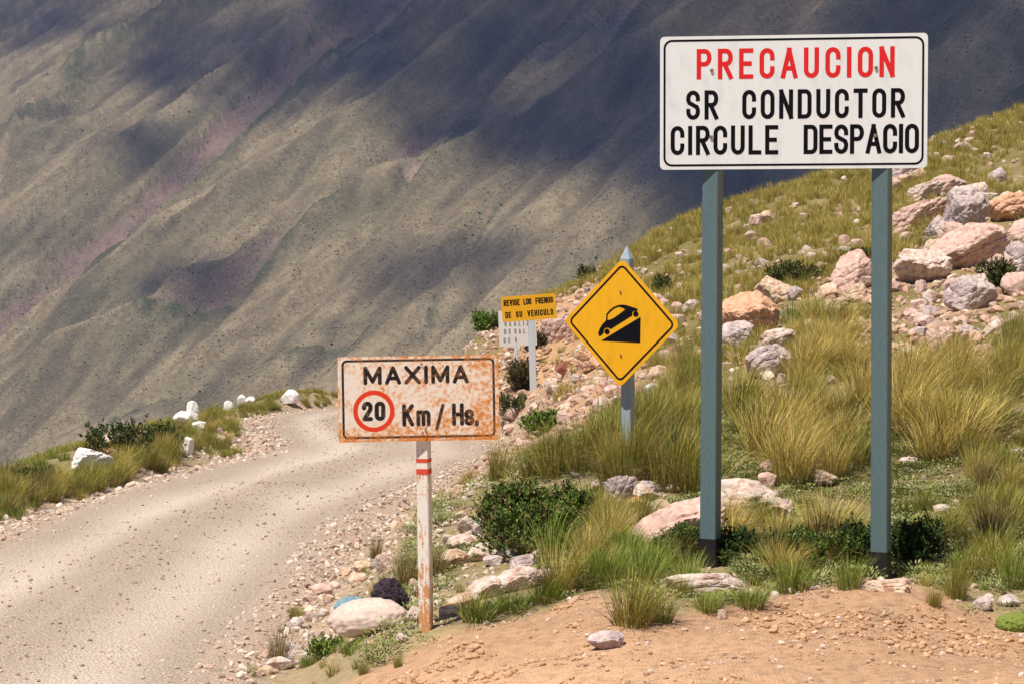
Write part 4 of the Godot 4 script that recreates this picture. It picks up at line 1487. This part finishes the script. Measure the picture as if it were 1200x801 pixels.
	# big boulders on the slope
	for e in [[1131, 276, 60, 54, "mauve", "tallest mauve-white boulder of the outcrop right of the large sign", 0.1, 0.9, 1], [1150, 306, 120, 46, "pink", "widest pale boulder in front of the tall outcrop block", 0.30, 0.7, 3],
			[1078, 262, 84, 26, "pink", "long pale slab sloping up to the outcrop beside the right tall post", 0.42, 0.6, 2], [1185, 256, 64, 30, "orange", "orange slab at the right edge beside the outcrop", 0.15, 0.8, 5],
			[1076, 328, 74, 38, "pale", "white boulder just right of the right tall post", 0.2, 0.8, 6], [1000, 338, 66, 42, "pink", "sloping boulder with dark hollow just left of the right tall post", 0.5, 0.7, 7],
			[1004, 352, 36, 22, "tan", "tan boulder under the sloping boulder left of the right tall post", 0.1, 0.9, 4], [1138, 362, 58, 38, "mauve", "pale triangular boulder alone below the outcrop", 0.4, 0.7, 0],
			[1108, 410, 54, 28, "pink", "pinkish boulder half sunk behind the tall grass right of the post", 0.1, 0.8, 2], [886, 394, 84, 52, "orange", "big orange boulder just right of the left tall post", -0.12, 0.8, 3],
			[903, 358, 48, 34, "tan", "tan boulder perched behind the big orange boulder", -0.1, 0.8, 6], [908, 412, 58, 24, "pale", "pale slab below the big orange boulder", 0.25, 0.5, 1],
			[862, 405, 44, 34, "mauve", "grey-white boulder below left of the big orange boulder", -0.4, 0.7, 7], [898, 440, 60, 36, "mauve", "mauve boulder sunk in the tall grass below the orange boulder", 0.2, 0.7, 5],
			[1145, 345, 40, 26, "pale", "pale boulder above the triangular boulder", 0.1, 0.8, 4], [1085, 206 + 26, 52, 18, "pale", "pale slab above the outcrop near the large sign's corner", 0.35, 0.6, 2],
			[1110, 226, 46, 20, "pink", "pink slab on the upper slope above the outcrop", 0.2, 0.6, 0], [1190, 345, 30, 30, "pink", "pink boulder at the right edge below the outcrop", 0.1, 0.8, 6], [1165, 390, 30, 14, "pale", "slanting white slab below the triangular boulder", 0.5, 0.5, 1], [1120, 425, 36, 16, "pink", "pink slab right of the half sunk boulder", 0.2, 0.7, 3], [1102, 412, 18, 16, "white", "small white rock right of the half sunk boulder", 0.0, 0.9, 2]]:
		rock(e[0], e[1], e[2], e[3], e[4], e[5], "boulders on the slope", e[6], e[7], "boulder", 0.22, e[8], 18.0)
	rock(700, 425, 60, 34, "orange", "orange earthy boulder at the left corner of the yellow diamond", "", 0.5, 0.7, "boulder", 0.3, 4, 18.0)
	rock(662, 438, 22, 18, "rust", "dark rust-red rock between the brake sign post and the diamond", "", 0.4, 0.8, "rock", 0.2, 3, 18.0)
	rock(765, 462, 18, 16, "white", "white rock beside the post of the yellow diamond", "", 0.0, 0.9, "rock", 0.2, 3, 18.0)
	rock(655, 398, 46, 30, "pink", "pink rock face at right of the brake sign post", "", 0.6, 0.6, "boulder", 0.3, 2, 18.0)
	# smaller stones in zones of the slope
	scatter_rocks(26, Rect2(1045, 205, 155, 125), 18.0, 46.0, "in the pink rock band of the outcrop", "slabs in the rock band", 20.0, 0.38)
	scatter_rocks(16, Rect2(850, 330, 170, 90), 10.0, 28.0, "between the orange boulder and the right tall post", "stones by the orange boulder", 18.0, 0.25)
	scatter_rocks(18, Rect2(850, 440, 330, 150), 12.0, 30.0, "among the tall grass tussocks by the tall posts", "stones among the tall grass", 14.0)
	scatter_rocks(46, Rect2(560, 440, 250, 85), 12.0, 26.0, "on the stony cut bank below the yellow signs", "stones on the cut bank", 17.0)
	scatter_rocks(36, Rect2(505, 385, 90, 60), 7.0, 14.0, "on the spur left of the brake sign", "stones on the spur by the brake sign", 25.0)
	scatter_rocks(30, Rect2(745, 355, 85, 90), 10.0, 26.0, "between the yellow diamond and the left tall post", "stones right of the yellow diamond", 18.0)
	scatter_rocks(44, Rect2(1040, 325, 160, 95), 8.0, 24.0, "scattered below the outcrop right of the right tall post", "stones below the outcrop", 18.0)
	scatter_rocks(42, Rect2(850, 225, 165, 110), 7.0, 20.0, "in short grass between the tall posts, high up", "stones in the short grass", 24.0)
	scatter_rocks(34, Rect2(1060, 150, 140, 80), 6.0, 16.0, "on the upper grassy slope right of the large sign", "stones on the upper slope", 30.0)
	scatter_rocks(26, Rect2(690, 290, 150, 80), 6.0, 16.0, "on the grassy slope behind the yellow diamond", "stones behind the diamond", 25.0)
	scatter_rocks(9, Rect2(1150, 480, 50, 60), 10.0, 24.0, "at the right edge beside the tall grass", "stones at the right edge", 15.0)

func scatter_rocks(n: int, r: Rect2, lo: float, hi: float, where: String, group: String, from: float, lean := 0.0) -> void:
	var made := 0
	var tries := 0
	while made < n and tries < n * 30:
		tries += 1
		var p := Vector2(rng.randf_range(r.position.x, r.end.x), rng.randf_range(r.position.y, r.end.y))
		var g := on_ground(p.x, p.y, from)
		if g.z < -57.0 or off_road(g.x, -g.z).x < 0.1: continue
		var w := lo + (hi - lo) * pow(rng.randf(), 2.2)
		var mat: String = ["pale", "pale", "pink", "pink", "mauve", "tan", "pink"][rng.randi() % 7]
		var o := rock(p.x, p.y, w, w * rng.randf_range(0.5, 0.85), mat, "", "", lean + rng.randfn(0, 0.22), rng.randf_range(0.6, 1.0), "rock", 0.22, -1, from)
		settle(o, {"pale": "whitish stone", "pink": "pink stone", "mauve": "mauve stone", "tan": "tan stone"}[mat], where, group)
		made += 1

func place_shrubs() -> void:
	var green := [Color(0.075, 0.13, 0.022), Color(0.10, 0.16, 0.028), Color(0.14, 0.19, 0.035), Color(0.05, 0.085, 0.018)]
	var bush := [Color(0.085, 0.15, 0.022), Color(0.12, 0.19, 0.03), Color(0.17, 0.235, 0.045), Color(0.06, 0.10, 0.02), Color(0.16, 0.13, 0.05), Color(0.09, 0.12, 0.03)]
	var deep := [Color(0.03, 0.06, 0.014), Color(0.045, 0.08, 0.018), Color(0.065, 0.10, 0.022)]
	var olive := [Color(0.09, 0.10, 0.03), Color(0.13, 0.13, 0.045), Color(0.07, 0.08, 0.025)]
	var brown := [Color(0.10, 0.075, 0.035), Color(0.14, 0.10, 0.045), Color(0.08, 0.08, 0.03)]
	var fresh := [Color(0.12, 0.19, 0.03), Color(0.16, 0.23, 0.04), Color(0.09, 0.15, 0.025)]
	var list := [
		["shrub", 612, 646, 86, 64, 3000, bush, "large dark green rounded bush between the white post and the signs", 0.14, 8.0, 0.030],
		["shrub", 672, 616, 40, 42, 500, bush, "smaller dark green bush touching the large one on its right side", 0.12, 8.0, 0.034],
		["shrub", 1075, 668, 42, 58, 800, deep, "dark green shrub right of the right tall post's foot", 0.05, 8.0, 0.026],
		["shrub", 800, 655, 36, 40, 500, green, "low green shrub left of the left tall post's foot", 0.1, 8.0, 0.028],
		["shrub", 862, 660, 40, 40, 500, deep, "low dark shrub right of the left tall post's foot", 0.1, 8.0, 0.028],
		["shrub", 940, 668, 54, 46, 600, green, "low green shrub midway between the feet of the tall posts", 0.15, 8.0, 0.028],
		["shrub", 1000, 672, 36, 58, 500, deep, "dark shrub left of the right tall post's foot", 0.1, 8.0, 0.028],
		["shrub", 150, 536, 28, 46, 170, deep, "dark twiggy shrub with leafy tips on the left verge", 0.7, 15.0, 0.05],
		["shrub", 108, 542, 26, 44, 60, deep, "sparse twiggy shrub just left of the dark verge shrub", 0.9, 15.0, 0.05],
		["shrub", 190, 526, 24, 26, 260, deep, "dense dark shrub left of the lowest white stone", 0.3, 15.0, 0.05],
		["shrub", 40, 572, 26, 24, 260, deep, "small dark shrub at far left of the verge", 0.3, 15.0, 0.045],
		["shrub", 20, 578, 16, 14, 120, deep, "tiny dark shrub at the left edge of the verge", 0.3, 15.0, 0.045],
		["shrub", 607, 460, 22, 36, 420, brown, "brown shrub just left of the brake sign post", 0.2, 20.0, 0.05],
		["shrub", 600, 490, 22, 26, 240, olive, "olive shrub at the road edge right of the speed sign", 0.2, 20.0, 0.05],
		["shrub", 572, 388, 20, 22, 300, fresh, "bright green bush on the spur left of the notice sign", 0.1, 30.0, 0.06],
		["shrub", 626, 408, 14, 16, 140, brown, "brown shrub below the notice sign", 0.3, 25.0, 0.06],
		["shrub", 690, 330, 16, 18, 240, olive, "dark bush on the skyline left of the yellow diamond", 0.2, 30.0, 0.06],
		["shrub", 640, 504, 30, 18, 340, fresh, "low fresh green bush on the stony bank by the road", 0.1, 18.0, 0.05],
		["shrub", 380, 768, 34, 16, 130, fresh, "low fresh green plant below the rounded sandstone rock", 0.2, 8.0, 0.03],
		["shrub", 1010, 312, 18, 16, 240, olive, "small olive bush behind the right tall post", 0.2, 20.0, 0.06],
		["shrub", 1170, 338, 24, 30, 300, olive, "olive bush right of the triangular boulder", 0.3, 20.0, 0.05],
		["shrub", 930, 335, 40, 24, 420, olive, "grey-green bush in the middle between the tall posts", 0.2, 20.0, 0.05],
		["shrub", 778, 345, 16, 22, 160, olive, "dark olive bush on the slope right of the diamond's top", 0.2, 22.0, 0.05]]
	var sd := 500
	for e in list:
		sd += 1
		var p := on_ground(e[1], e[2], e[9])
		var s := -p.z / FPX
		shrub(e[0], p, Vector3(e[3] * s, e[4] * s * 0.72, e[3] * s * 0.9), e[5], e[6], e[7], sd, e[8], Color(0.12, 0.08, 0.05), e[10])
	# the bright cushion plant at the lower right edge
	var c := on_ground(1192, 738)
	var cushion := put("cushion_plant", rock_mesh(808, 4, 0, 0.06, true), M.moss)
	cushion.transform = Transform3D(Basis.from_scale(Vector3(0.13, 0.075, 0.10)), c + Vector3(0, 0.02, 0))
	tag(cushion, "bright green cushion plant at the lower right edge of the mound", "cushion plant")

func place_grass() -> void:
	var gold := [Color(0.70, 0.54, 0.17), Color(0.60, 0.47, 0.12), Color(0.43, 0.355, 0.08), Color(0.27, 0.26, 0.06), Color(0.66, 0.54, 0.24)]
	var olive := [Color(0.34, 0.32, 0.07), Color(0.24, 0.25, 0.05), Color(0.43, 0.37, 0.095), Color(0.17, 0.19, 0.04)]
	var green := [Color(0.18, 0.27, 0.035), Color(0.25, 0.35, 0.05), Color(0.13, 0.19, 0.03), Color(0.38, 0.38, 0.12)]
	var dry := [Color(0.30, 0.23, 0.09), Color(0.20, 0.15, 0.06), Color(0.38, 0.31, 0.13), Color(0.15, 0.13, 0.045)]
	var sets := {}
	for e in [["golden", gold, 600, 0.16, 1.0, 0.42, 0.0075], ["olive", olive, 420, 0.20, 1.0, 0.35, 0.009], ["green", green, 320, 0.22, 1.0, 0.35, 0.012], ["brown", dry, 260, 0.14, 1.0, 0.25, 0.010]]:
		var l: Array = []
		for i in 5: l.append(grass_mesh(900 + i * 7 + e[2], e[2], e[3], e[4], e[5], e[6], e[1]))
		sets[e[0]] = l
	# foreground tussocks one by one: foot x, y, height in the picture, kind, width
	for e in [[742, 730, 78, "olive", 1.3, "round olive tussock alone on the sandy mound below the left post"], [775, 730, 40, "green", 1.2, "lower green tuft right of the round mound tussock"], [655, 700, 78, "golden", 1.0, "pale arching tussock on the bank edge above the sandy mound"], [690, 690, 60, "green", 1.2, "pale green tussock right of the arching bank tussock"],
			[600, 716, 40, "green", 1.6, "low bright green tuft above the sandy bank"], [560, 728, 44, "green", 1.6, "low bright green tuft beside the foot of the white post"], [640, 706, 48, "green", 1.3, "bright green tuft left of the arching tussock"], [476, 690, 66, "brown", 1.0, "dark brown upright tuft directly behind the white post"], [512, 676, 50, "brown", 1.0, "brown tuft right of the white post"],
			[326, 782, 66, "brown", 0.8, "dry brown tuft standing alone at the road edge lower left"], [345, 728, 26, "olive", 1.0, "small olive tuft at the road edge above the dry tuft"], [290, 795, 22, "olive", 1.4, "small tuft at the bottom edge of the road"], [250, 800, 20, "olive", 1.4, "tiny tuft at the very bottom of the road"], [466, 782, 22, "olive", 0.8, "tiny tuft on bare sand left of the white post foot"],
			[736, 571, 108, "olive", 0.75, "tall olive tussock hiding the foot of the yellow diamond's post"], [750, 560, 84, "golden", 0.9, "golden tussock right of the yellow diamond's post foot"], [722, 562, 84, "golden", 0.9, "olive tussock left of the yellow diamond's post foot"], [410, 766, 24, "green", 1.6, "low green grass right under the rounded sandstone rock"], [360, 780, 22, "green", 1.4, "low green grass at left of the plant under the sandstone rock"], [425, 790, 20, "olive", 1.0, "tiny tuft at the bottom left of the white post"], [855, 640, 62, "golden", 1.2, "golden tussock just right of the left tall post, low down"], [905, 668, 70, "brown", 1.0, "brown-green tussock midway between the feet of the posts"], [970, 650, 90, "golden", 1.2, "pale golden tussock left of the right tall post, low down"], [996, 690, 50, "green", 1.0, "green tuft at left of the right tall post's foot"],
			[880, 712, 40, "green", 1.5, "green tuft below the flat slab between the posts"], [830, 716, 34, "green", 1.6, "green tuft below the left tall post's foot"], [930, 694, 56, "green", 1.2, "leafy green tuft on the mound's upper edge between posts"], [715, 644, 66, "golden", 1.1, "golden tussock right of the dark bush"], [750, 620, 60, "olive", 1.1, "olive tussock left of the long slab"],
			[650, 658, 70, "green", 1.0, "green tussock under the right side of the dark bush"], [585, 560, 60, "olive", 0.8, "upright olive tuft behind the dark bush at the road edge"], [625, 560, 64, "olive", 0.9, "tall olive tuft behind the dark bush's top"], [655, 540, 54, "brown", 0.9, "brown-green tuft behind the dark bush, toward the diamond"],
			[1120, 700, 60, "olive", 0.8, "olive tuft right of the right post's foot slab"], [1160, 640, 80, "brown", 0.8, "brown-gold tussock in the herbs at lower right"], [1190, 690, 70, "green", 0.8, "green tuft at the right edge above the cushion"], [1095, 712, 30, "olive", 1.0, "small olive tuft beside the flat slab at the right post"], [440, 655, 40, "brown", 0.8, "spiky dark tuft at the road edge left of the white post"],
			[690, 660, 60, "golden", 1.1, "golden tussock in front of the rock heap"], [800, 700, 34, "olive", 1.0, "olive tuft left of the flat slab at the left post"], [1130, 480 + 190, 40, "green", 1.2, "green herb tuft right of the dark shrub"], [735, 664, 60, "green", 1.1, "green tussock below the long pink slab"], [770, 668, 50, "green", 1.1, "green tussock left of the left tall post's foot"]]:
		var p := on_ground(e[0], e[1])
		var o := tussock(sets[e[3]], p, e[2] * 1.25 * -p.z / FPX, e[4] * 0.95)
		tag(o, e[5], "grass tussock", "tussocks in the foreground")
	# tall tussocks on the slope between and beside the posts
	var spots: Array = []
	tall(sets, spots, 21, [[850, 470], [930, 450], [1015, 470], [1015, 560], [960, 590], [870, 545]], "golden", 0.55, 0.85, "between the two tall posts", "tall grass between the posts")
	tall(sets, spots, 20, [[1046, 450], [1110, 440], [1175, 470], [1160, 550], [1110, 590], [1046, 570]], "golden", 0.6, 0.92, "just right of the right tall post", "tall grass right of the right post")
	tall(sets, spots, 40, [[690, 510], [760, 470], [825, 470], [825, 560], [760, 570], [690, 560]], "olive", 0.4, 0.65, "round the yellow diamond's post", "tall grass round the diamond")
	tall(sets, spots, 20, [[850, 610], [1012, 600], [1015, 668], [930, 690], [850, 660]], "golden", 0.26, 0.46, "low down between the feet of the tall posts", "tussocks between the post feet")
	tall(sets, spots, 16, [[690, 640], [810, 650], [815, 690], [740, 690], [680, 685]], "green", 0.22, 0.4, "left of the left tall post's foot", "tussocks left of the post foot")
	tall(sets, spots, 18, [[1060, 600], [1200, 590], [1200, 690], [1120, 690], [1090, 670]], "olive", 0.24, 0.44, "among herbs at the lower right edge", "tussocks at the lower right")
	tall(sets, spots, 12, [[690, 585], [735, 610], [735, 640], [690, 640]], "olive", 0.25, 0.42, "between the dark bush and the long pale slab", "tussocks by the long slab")
	tall(sets, spots, 22, [[640, 545], [700, 540], [800, 555], [820, 580], [720, 575], [650, 560]], "olive", 0.55, 0.8, "in front of the yellow diamond's post", "grass in front of the diamond post")
	tall(sets, spots, 14, [[1140, 540], [1200, 500], [1200, 620], [1150, 640]], "olive", 0.35, 0.6, "at the right edge below the tall grass", "grass at the right edge")
	tall(sets, spots, 18, [[760, 420], [825, 400], [825, 460], [770, 470]], "olive", 0.35, 0.5, "left of the left tall post, mid height", "grass left of the left post")
	tall(sets, spots, 22, [[925, 375], [1010, 375], [1010, 440], [930, 440]], "golden", 0.45, 0.65, "between the posts below the boulders", "grass below the boulders")
	tall(sets, spots, 16, [[1165, 395], [1200, 390], [1200, 470], [1170, 470]], "olive", 0.4, 0.6, "at the right edge above the tall grass", "grass right of the boulders")
	# the left verge
	tall(sets, spots, 40, [[0, 615], [0, 570], [110, 555], [200, 528], [215, 548], [120, 588], [30, 620]], "olive", 0.36, 0.6, "on the near left verge", "grass on the near left verge")
	tall(sets, spots, 30, [[190, 520], [205, 485], [300, 480], [302, 522], [235, 545]], "olive", 0.28, 0.46, "on the left verge round the white stones", "grass round the white stones")
	tall(sets, spots, 22, [[225, 484], [260, 472], [380, 472], [380, 480], [300, 484]], "olive", 0.22, 0.36, "on the far verge at the road's end", "grass on the far verge")
	# short cover on the slope, the verges and among the stones: nobody could count it
	var lists := [[], [], [], []]
	var tuft := [grass_mesh(41, 90, 0.22, 1.0, 0.4, 0.02, olive), grass_mesh(42, 90, 0.24, 1.0, 0.5, 0.02, gold), grass_mesh(43, 80, 0.26, 1.0, 0.5, 0.024, green), grass_mesh(44, 90, 0.24, 1.0, 0.4, 0.02, [olive[0], gold[2], gold[1], olive[2]])]
	for k in 34000:
		var x := rng.randf_range(-2.0, 20.0)
		var D := rng.randf_range(11.2, 64.0)
		if x > 0.29 * D + 2.0: continue
		if off_road(x, D).x < 0.35: continue
		var n := nz.get_noise_2d(x * 7.0 + 40.0, D * 7.0)
		var bare := clampf(1.3 - absf(x - 0.7) / 1.5, 0.0, 1.0) * clampf((D - 19.0) / 5.0, 0.0, 1.0) * clampf((43.0 - D) / 3.0, 0.0, 1.0)
		var stony := maxf(clampf(1.35 - Vector2((x - 6.2) / 2.6, (D - 25.5) / 6.0).length(), 0.0, 1.0), 0.7 * clampf(1.3 - Vector2((x - 2.9) / 1.3, (D - 26.5) / 5.0).length(), 0.0, 1.0))
		var dens := 0.62 + n * 1.5 - bare * 0.9 - stony * 1.1
		if D < 22.0: dens *= 0.4
		if rng.randf() > dens: continue
		if D < mound_edge(x) - 0.02 + n * 0.35: continue
		if x < 0.35 and D > 15.5 and rng.randf() < 0.85: continue
		var h := rng.randf_range(0.16, 0.42) if D > 20.0 else rng.randf_range(0.07, 0.2)
		var kind := 3 if rng.randf() < 0.6 else (1 if rng.randf() < 0.55 else 0)
		if D < 18.0: kind = [0, 2, 2, 3][rng.randi() % 4]
		add_tuft(lists[kind], x, D, h, rng.randf_range(0.65, 1.15))
	for k in 3600:
		var D := rng.randf_range(15.0, 50.0)
		var x := rng.randf_range(-8.4, -3.9)
		if off_road(x, D).x < 0.35 + nz.get_noise_2d(x * 10.0, D * 10.0) * 0.5: continue
		add_tuft(lists[[0, 0, 3, 2][rng.randi() % 4]], x, D, rng.randf_range(0.10, 0.24), rng.randf_range(0.8, 1.4))
	for k in 700:
		var D := rng.randf_range(47.0, 56.0)
		var x := rng.randf_range(-7.0, 0.5)
		if off_road(x, D).x < 0.3: continue
		add_tuft(lists[[0, 3][rng.randi() % 2]], x, D, rng.randf_range(0.15, 0.3), rng.randf_range(0.9, 1.5))
	var nm := ["olive_grass", "golden_grass", "green_grass", "hillside_grass"]
	for i in 4: tag(many(nm[i], tuft[i], M.grass, lists[i], PackedColorArray()), "short grass growing over slope and verges", "grass", "", "stuff")
	# low leafy herbs in the damp ground below the tall grass
	var v := PackedVector3Array()
	var cols := PackedColorArray()
	var ix := PackedInt32Array()
	for k in 90:
		var a := rng.randf() * TAU
		var q := sqrt(rng.randf()) * 0.11
		var d := Vector3(cos(a), rng.randf_range(0.3, 1.3), sin(a)).normalized()
		leaf(v, cols, ix, Vector3(cos(a) * q, rng.randf() * 0.05, sin(a) * q), d, d.cross(Vector3.UP).normalized(), rng.randf_range(0.014, 0.03), 0.005, [Color(0.20, 0.25, 0.07), Color(0.26, 0.29, 0.11), Color(0.15, 0.20, 0.05), Color(0.32, 0.32, 0.15)][rng.randi() % 4] as Color)
	var herb := arrays(v, PackedVector3Array(), cols, ix)
	var hx: Array = []
	for k in 6000:
		var D := rng.randf_range(11.2, 19.5)
		var x := rng.randf_range(-0.9, 5.4)
		if D < mound_edge(x) - 0.05 + 0.4 * nz.get_noise_2d(x * 20.0, D * 20.0) or off_road(x, D).x < 0.5: continue
		if rng.randf() > 0.32 + 1.1 * nz.get_noise_2d(x * 20.0, D * 20.0) + (0.25 if x > 1.4 else 0.0): continue
		if blocked(x, D): continue
		var s := rng.randf_range(0.7, 1.5)
		hx.append(Transform3D(Basis(Vector3.UP, rng.randf() * TAU).scaled(Vector3.ONE * s), Vector3(x, gh(x, D), -D)))
	tag(many("low_herbs", herb, M.leaf, hx, PackedColorArray()), "low leafy herbs covering the ground below the tall grass", "herbs", "", "stuff")

func blocked(x: float, D: float) -> bool:
	for c in keep_clear:
		if absf(x - c[0]) < c[2] and D < c[1] + c[2] and D > c[1] - c[3]: return true
	return false

func add_tuft(l: Array, x: float, D: float, h: float, wide: float) -> void:
	if blocked(x, D): return
	l.append(Transform3D(Basis(Vector3.UP, rng.randf() * TAU).scaled_local(Vector3(h * wide, h, h * wide)), Vector3(x, gh(x, D), -D)))

func tussock(set_: Array, p: Vector3, h: float, wide: float) -> MeshInstance3D:
	var o := put("grass_tussock", set_[rng.randi() % set_.size()], M.grass)
	o.transform = Transform3D(Basis(Vector3.UP, rng.randf_range(-0.9, 0.9)).scaled_local(Vector3(h * wide, h, h * wide)), p)
	return o

func tall(sets: Dictionary, spots: Array, n: int, region: Array, kind: String, lo: float, hi: float, where: String, group: String) -> void:
	var pg := PackedVector2Array()
	var box := Rect2(Vector2(region[0][0], region[0][1]), Vector2.ZERO)
	for e in region:
		pg.append(Vector2(e[0], e[1]))
		box = box.expand(Vector2(e[0], e[1]))
	var made := 0
	var tries := 0
	while made < n and tries < n * 60:
		tries += 1
		var q := Vector2(rng.randf_range(box.position.x, box.end.x), rng.randf_range(box.position.y, box.end.y))
		if not Geometry2D.is_point_in_polygon(q, pg): continue
		var p := on_ground(q.x, q.y, 12.0)
		if off_road(p.x, -p.z).x < 0.25 or (p.x > -1.6 and p.x < 0.35 and p.z < -16.0) or blocked(p.x, -p.z): continue
		var ok := true
		for s in spots:
			if s.distance_to(p) < lo * 0.42: ok = false
		if not ok: continue
		spots.append(p)
		var kd := kind
		if rng.randf() < 0.25: kd = ("olive" if rng.randf() < 0.5 or lo > 0.5 else "green") if kind == "golden" else ("golden" if rng.randf() < 0.6 else "brown")
		var o := tussock(sets[kd], p, rng.randf_range(lo, hi), rng.randf_range(0.9, 1.3))
		tag(o, "", "grass tussock")
		settle(o, "%s grass tussock" % kd, where, group)
		made += 1

func place_gravel() -> void:
	var xf: Array = []
	var tint := PackedColorArray()
	var tones := [Color(0.56, 0.45, 0.36), Color(0.44, 0.34, 0.27), Color(0.62, 0.53, 0.45), Color(0.36, 0.29, 0.25), Color(0.50, 0.36, 0.28), Color(0.62, 0.55, 0.48)]
	var stones := [tones[0], tones[1], tones[3], Color(0.30, 0.24, 0.20), Color(0.36, 0.29, 0.245), tones[0], tones[1]]
	# pebbles on the road: along its edges and in the loose ridge between the wheel tracks
	for k in 75000:
		var q = road_pts[rng.randi_range(30, road_pts.size() - 40)]
		var t := rng.randf_range(-1.04, 1.04)
		var keep := 0.2 + 0.9 * clampf((absf(t) - 0.66) / 0.3, 0.0, 1.0) + 0.45 * exp(-pow((t - 0.02) / 0.2, 2.0)) * clampf(0.4 + nz.get_noise_2d(q[1] * 9.0, 3.0) * 2.0, 0.0, 1.0)
		if rng.randf() > keep: continue
		var x: float = q[0] + t * q[2] + rng.randfn(0, 0.06)
		var D: float = q[1] + rng.randf_range(-0.2, 0.2)
		var s := 0.006 + 0.017 * pow(rng.randf(), 3.0) + (0.03 * pow(rng.randf(), 4.0) if absf(t) > 0.75 else 0.0)
		if t < -0.8 and rng.randf() < 0.3: s *= 1.7
		pebble(xf, tint, x, maxf(road_y(q, t, D, x), gh(x, D)), D, s, stones if absf(t) < 0.3 else tones)
	tag(many("road_gravel", rock_low[0], M.tinted, xf, tint), "loose pebbles and gravel on the road", "gravel", "", "stuff")
	var warm := [Color(0.52, 0.37, 0.27), Color(0.44, 0.30, 0.21), Color(0.58, 0.46, 0.38), Color(0.38, 0.25, 0.18), Color(0.50, 0.32, 0.24)]
	# stones of the left road edge and the banks
	xf = []
	tint = PackedColorArray()
	for k in 8000:
		var D := rng.randf_range(13.0, 46.0)
		var left := rng.randf() < 0.45
		var q = road_pts[0]
		for e in road_pts:
			if e[1] >= D:
				q = e
				break
		var x: float = (q[0] - q[2] - rng.randf_range(-0.25, 0.75)) if left else (q[0] + q[2] + pow(rng.randf(), 2.0) * 1.7 - 0.2)
		pebble(xf, tint, x, gh(x, D), D, 0.012 + 0.05 * pow(rng.randf(), 3.5), tones)
	for k in 5500:
		var D := rng.randf_range(19.0, 44.0)
		var x := 0.6 + rng.randfn(0, 1.1)
		if off_road(x, D).x < 0.1: continue
		pebble(xf, tint, x, gh(x, D), D, 0.02 + 0.09 * pow(rng.randf(), 3.5), warm)
	for k in 3600:
		var a := rng.randf() * TAU
		var e := sqrt(rng.randf())
		var x := 6.4 + cos(a) * e * 3.0
		var D := 25.5 + sin(a) * e * 6.0
		pebble(xf, tint, x, gh(x, D), D, 0.02 + 0.10 * pow(rng.randf(), 4.0), warm)
	for k in 2500:
		var x := rng.randf_range(-1.2, 5.0)
		var D := rng.randf_range(12.0, 19.0)
		pebble(xf, tint, x, gh(x, D), D, 0.01 + 0.035 * pow(rng.randf(), 3.0), tones)
	for k in 2400:
		var x := rng.randf_range(1.0, 17.0)
		var D := rng.randf_range(20.0, 58.0)
		pebble(xf, tint, x, gh(x, D), D, 0.03 + 0.09 * pow(rng.randf(), 3.0), tones)
	tag(many("bank_stones", rock_low[1], M.tinted, xf, tint), "small stones strewn over banks and road edges", "stones", "", "stuff")
	# crumbs of earth on the sandy mound
	xf = []
	tint = PackedColorArray()
	var earth := [Color(0.52, 0.34, 0.21), Color(0.44, 0.28, 0.17), Color(0.57, 0.40, 0.27), Color(0.40, 0.27, 0.18), Color(0.60, 0.48, 0.40)]
	for k in 16000:
		var x := rng.randf_range(-1.3, 3.6)
		var D := rng.randf_range(8.3, 12.7)
		if D > mound_edge(x) + 0.05: continue
		if rng.randf() > 0.5 + nz.get_noise_2d(x * 25.0, D * 25.0) * 1.4: continue
		pebble(xf, tint, x, gh(x, D), D, 0.003 + 0.02 * pow(rng.randf(), 7.0), earth)
	var lumps := [Color(0.50, 0.32, 0.195), Color(0.42, 0.265, 0.16), Color(0.56, 0.37, 0.235)]
	for k in 9000:      # clods, in drifts
		var x := rng.randf_range(-1.3, 3.6)
		var D := rng.randf_range(8.6, 12.6)
		if D > mound_edge(x): continue
		if nz.get_noise_2d(x * 16.0 + 77.0, D * 16.0) + nz2.get_noise_2d(x * 60.0, D * 60.0) * 0.5 < 0.2: continue
		pebble(xf, tint, x, gh(x, D) + 0.002, D, 0.006 + 0.022 * pow(rng.randf(), 3.0), lumps)
	tag(many("earth_crumbs", rock_low[2], M.tinted, xf, tint), "crumbs and clods of sandy earth on the mound", "earth", "", "stuff")
	# dead straw lying on the mound's top
	var v := PackedVector3Array()
	var cols := PackedColorArray()
	var ix := PackedInt32Array()
	var c := on_ground(1045, 724)
	for k in 70:
		var p := Vector3(rng.randfn(0, 0.06), 0, rng.randfn(0, 0.10))
		p.y = gh(c.x + p.x, -c.z - p.z) - c.y + rng.randf_range(0.004, 0.03)
		var d := Vector3(rng.randfn() * 0.5 - 0.6, rng.randfn() * 0.15, rng.randfn() * 0.5).normalized()
		leaf(v, cols, ix, p, d, d.cross(Vector3.UP).normalized(), rng.randf_range(0.06, 0.16), 0.003, Color(0.50, 0.38, 0.22) * rng.randf_range(0.7, 1.15))
	var straw := put("dead_straw", arrays(v, PackedVector3Array(), cols, ix), M.grass)
	straw.position = c
	tag(straw, "dry dead straw lying on top of the sandy mound", "straw", "", "stuff")

func pebble(xf: Array, tint: PackedColorArray, x: float, y: float, D: float, s: float, tones: Array) -> void:
	var b := Basis.from_euler(Vector3(rng.randfn(0, 0.3), rng.randf() * TAU, rng.randfn(0, 0.3))) * Basis.from_scale(Vector3(s * rng.randf_range(0.8, 1.4), s * rng.randf_range(0.5, 0.9), s))
	xf.append(Transform3D(b, Vector3(x, y + s * 0.15, -D)))
	tint.append((tones[rng.randi() % tones.size()] as Color) * rng.randf_range(0.85, 1.15))
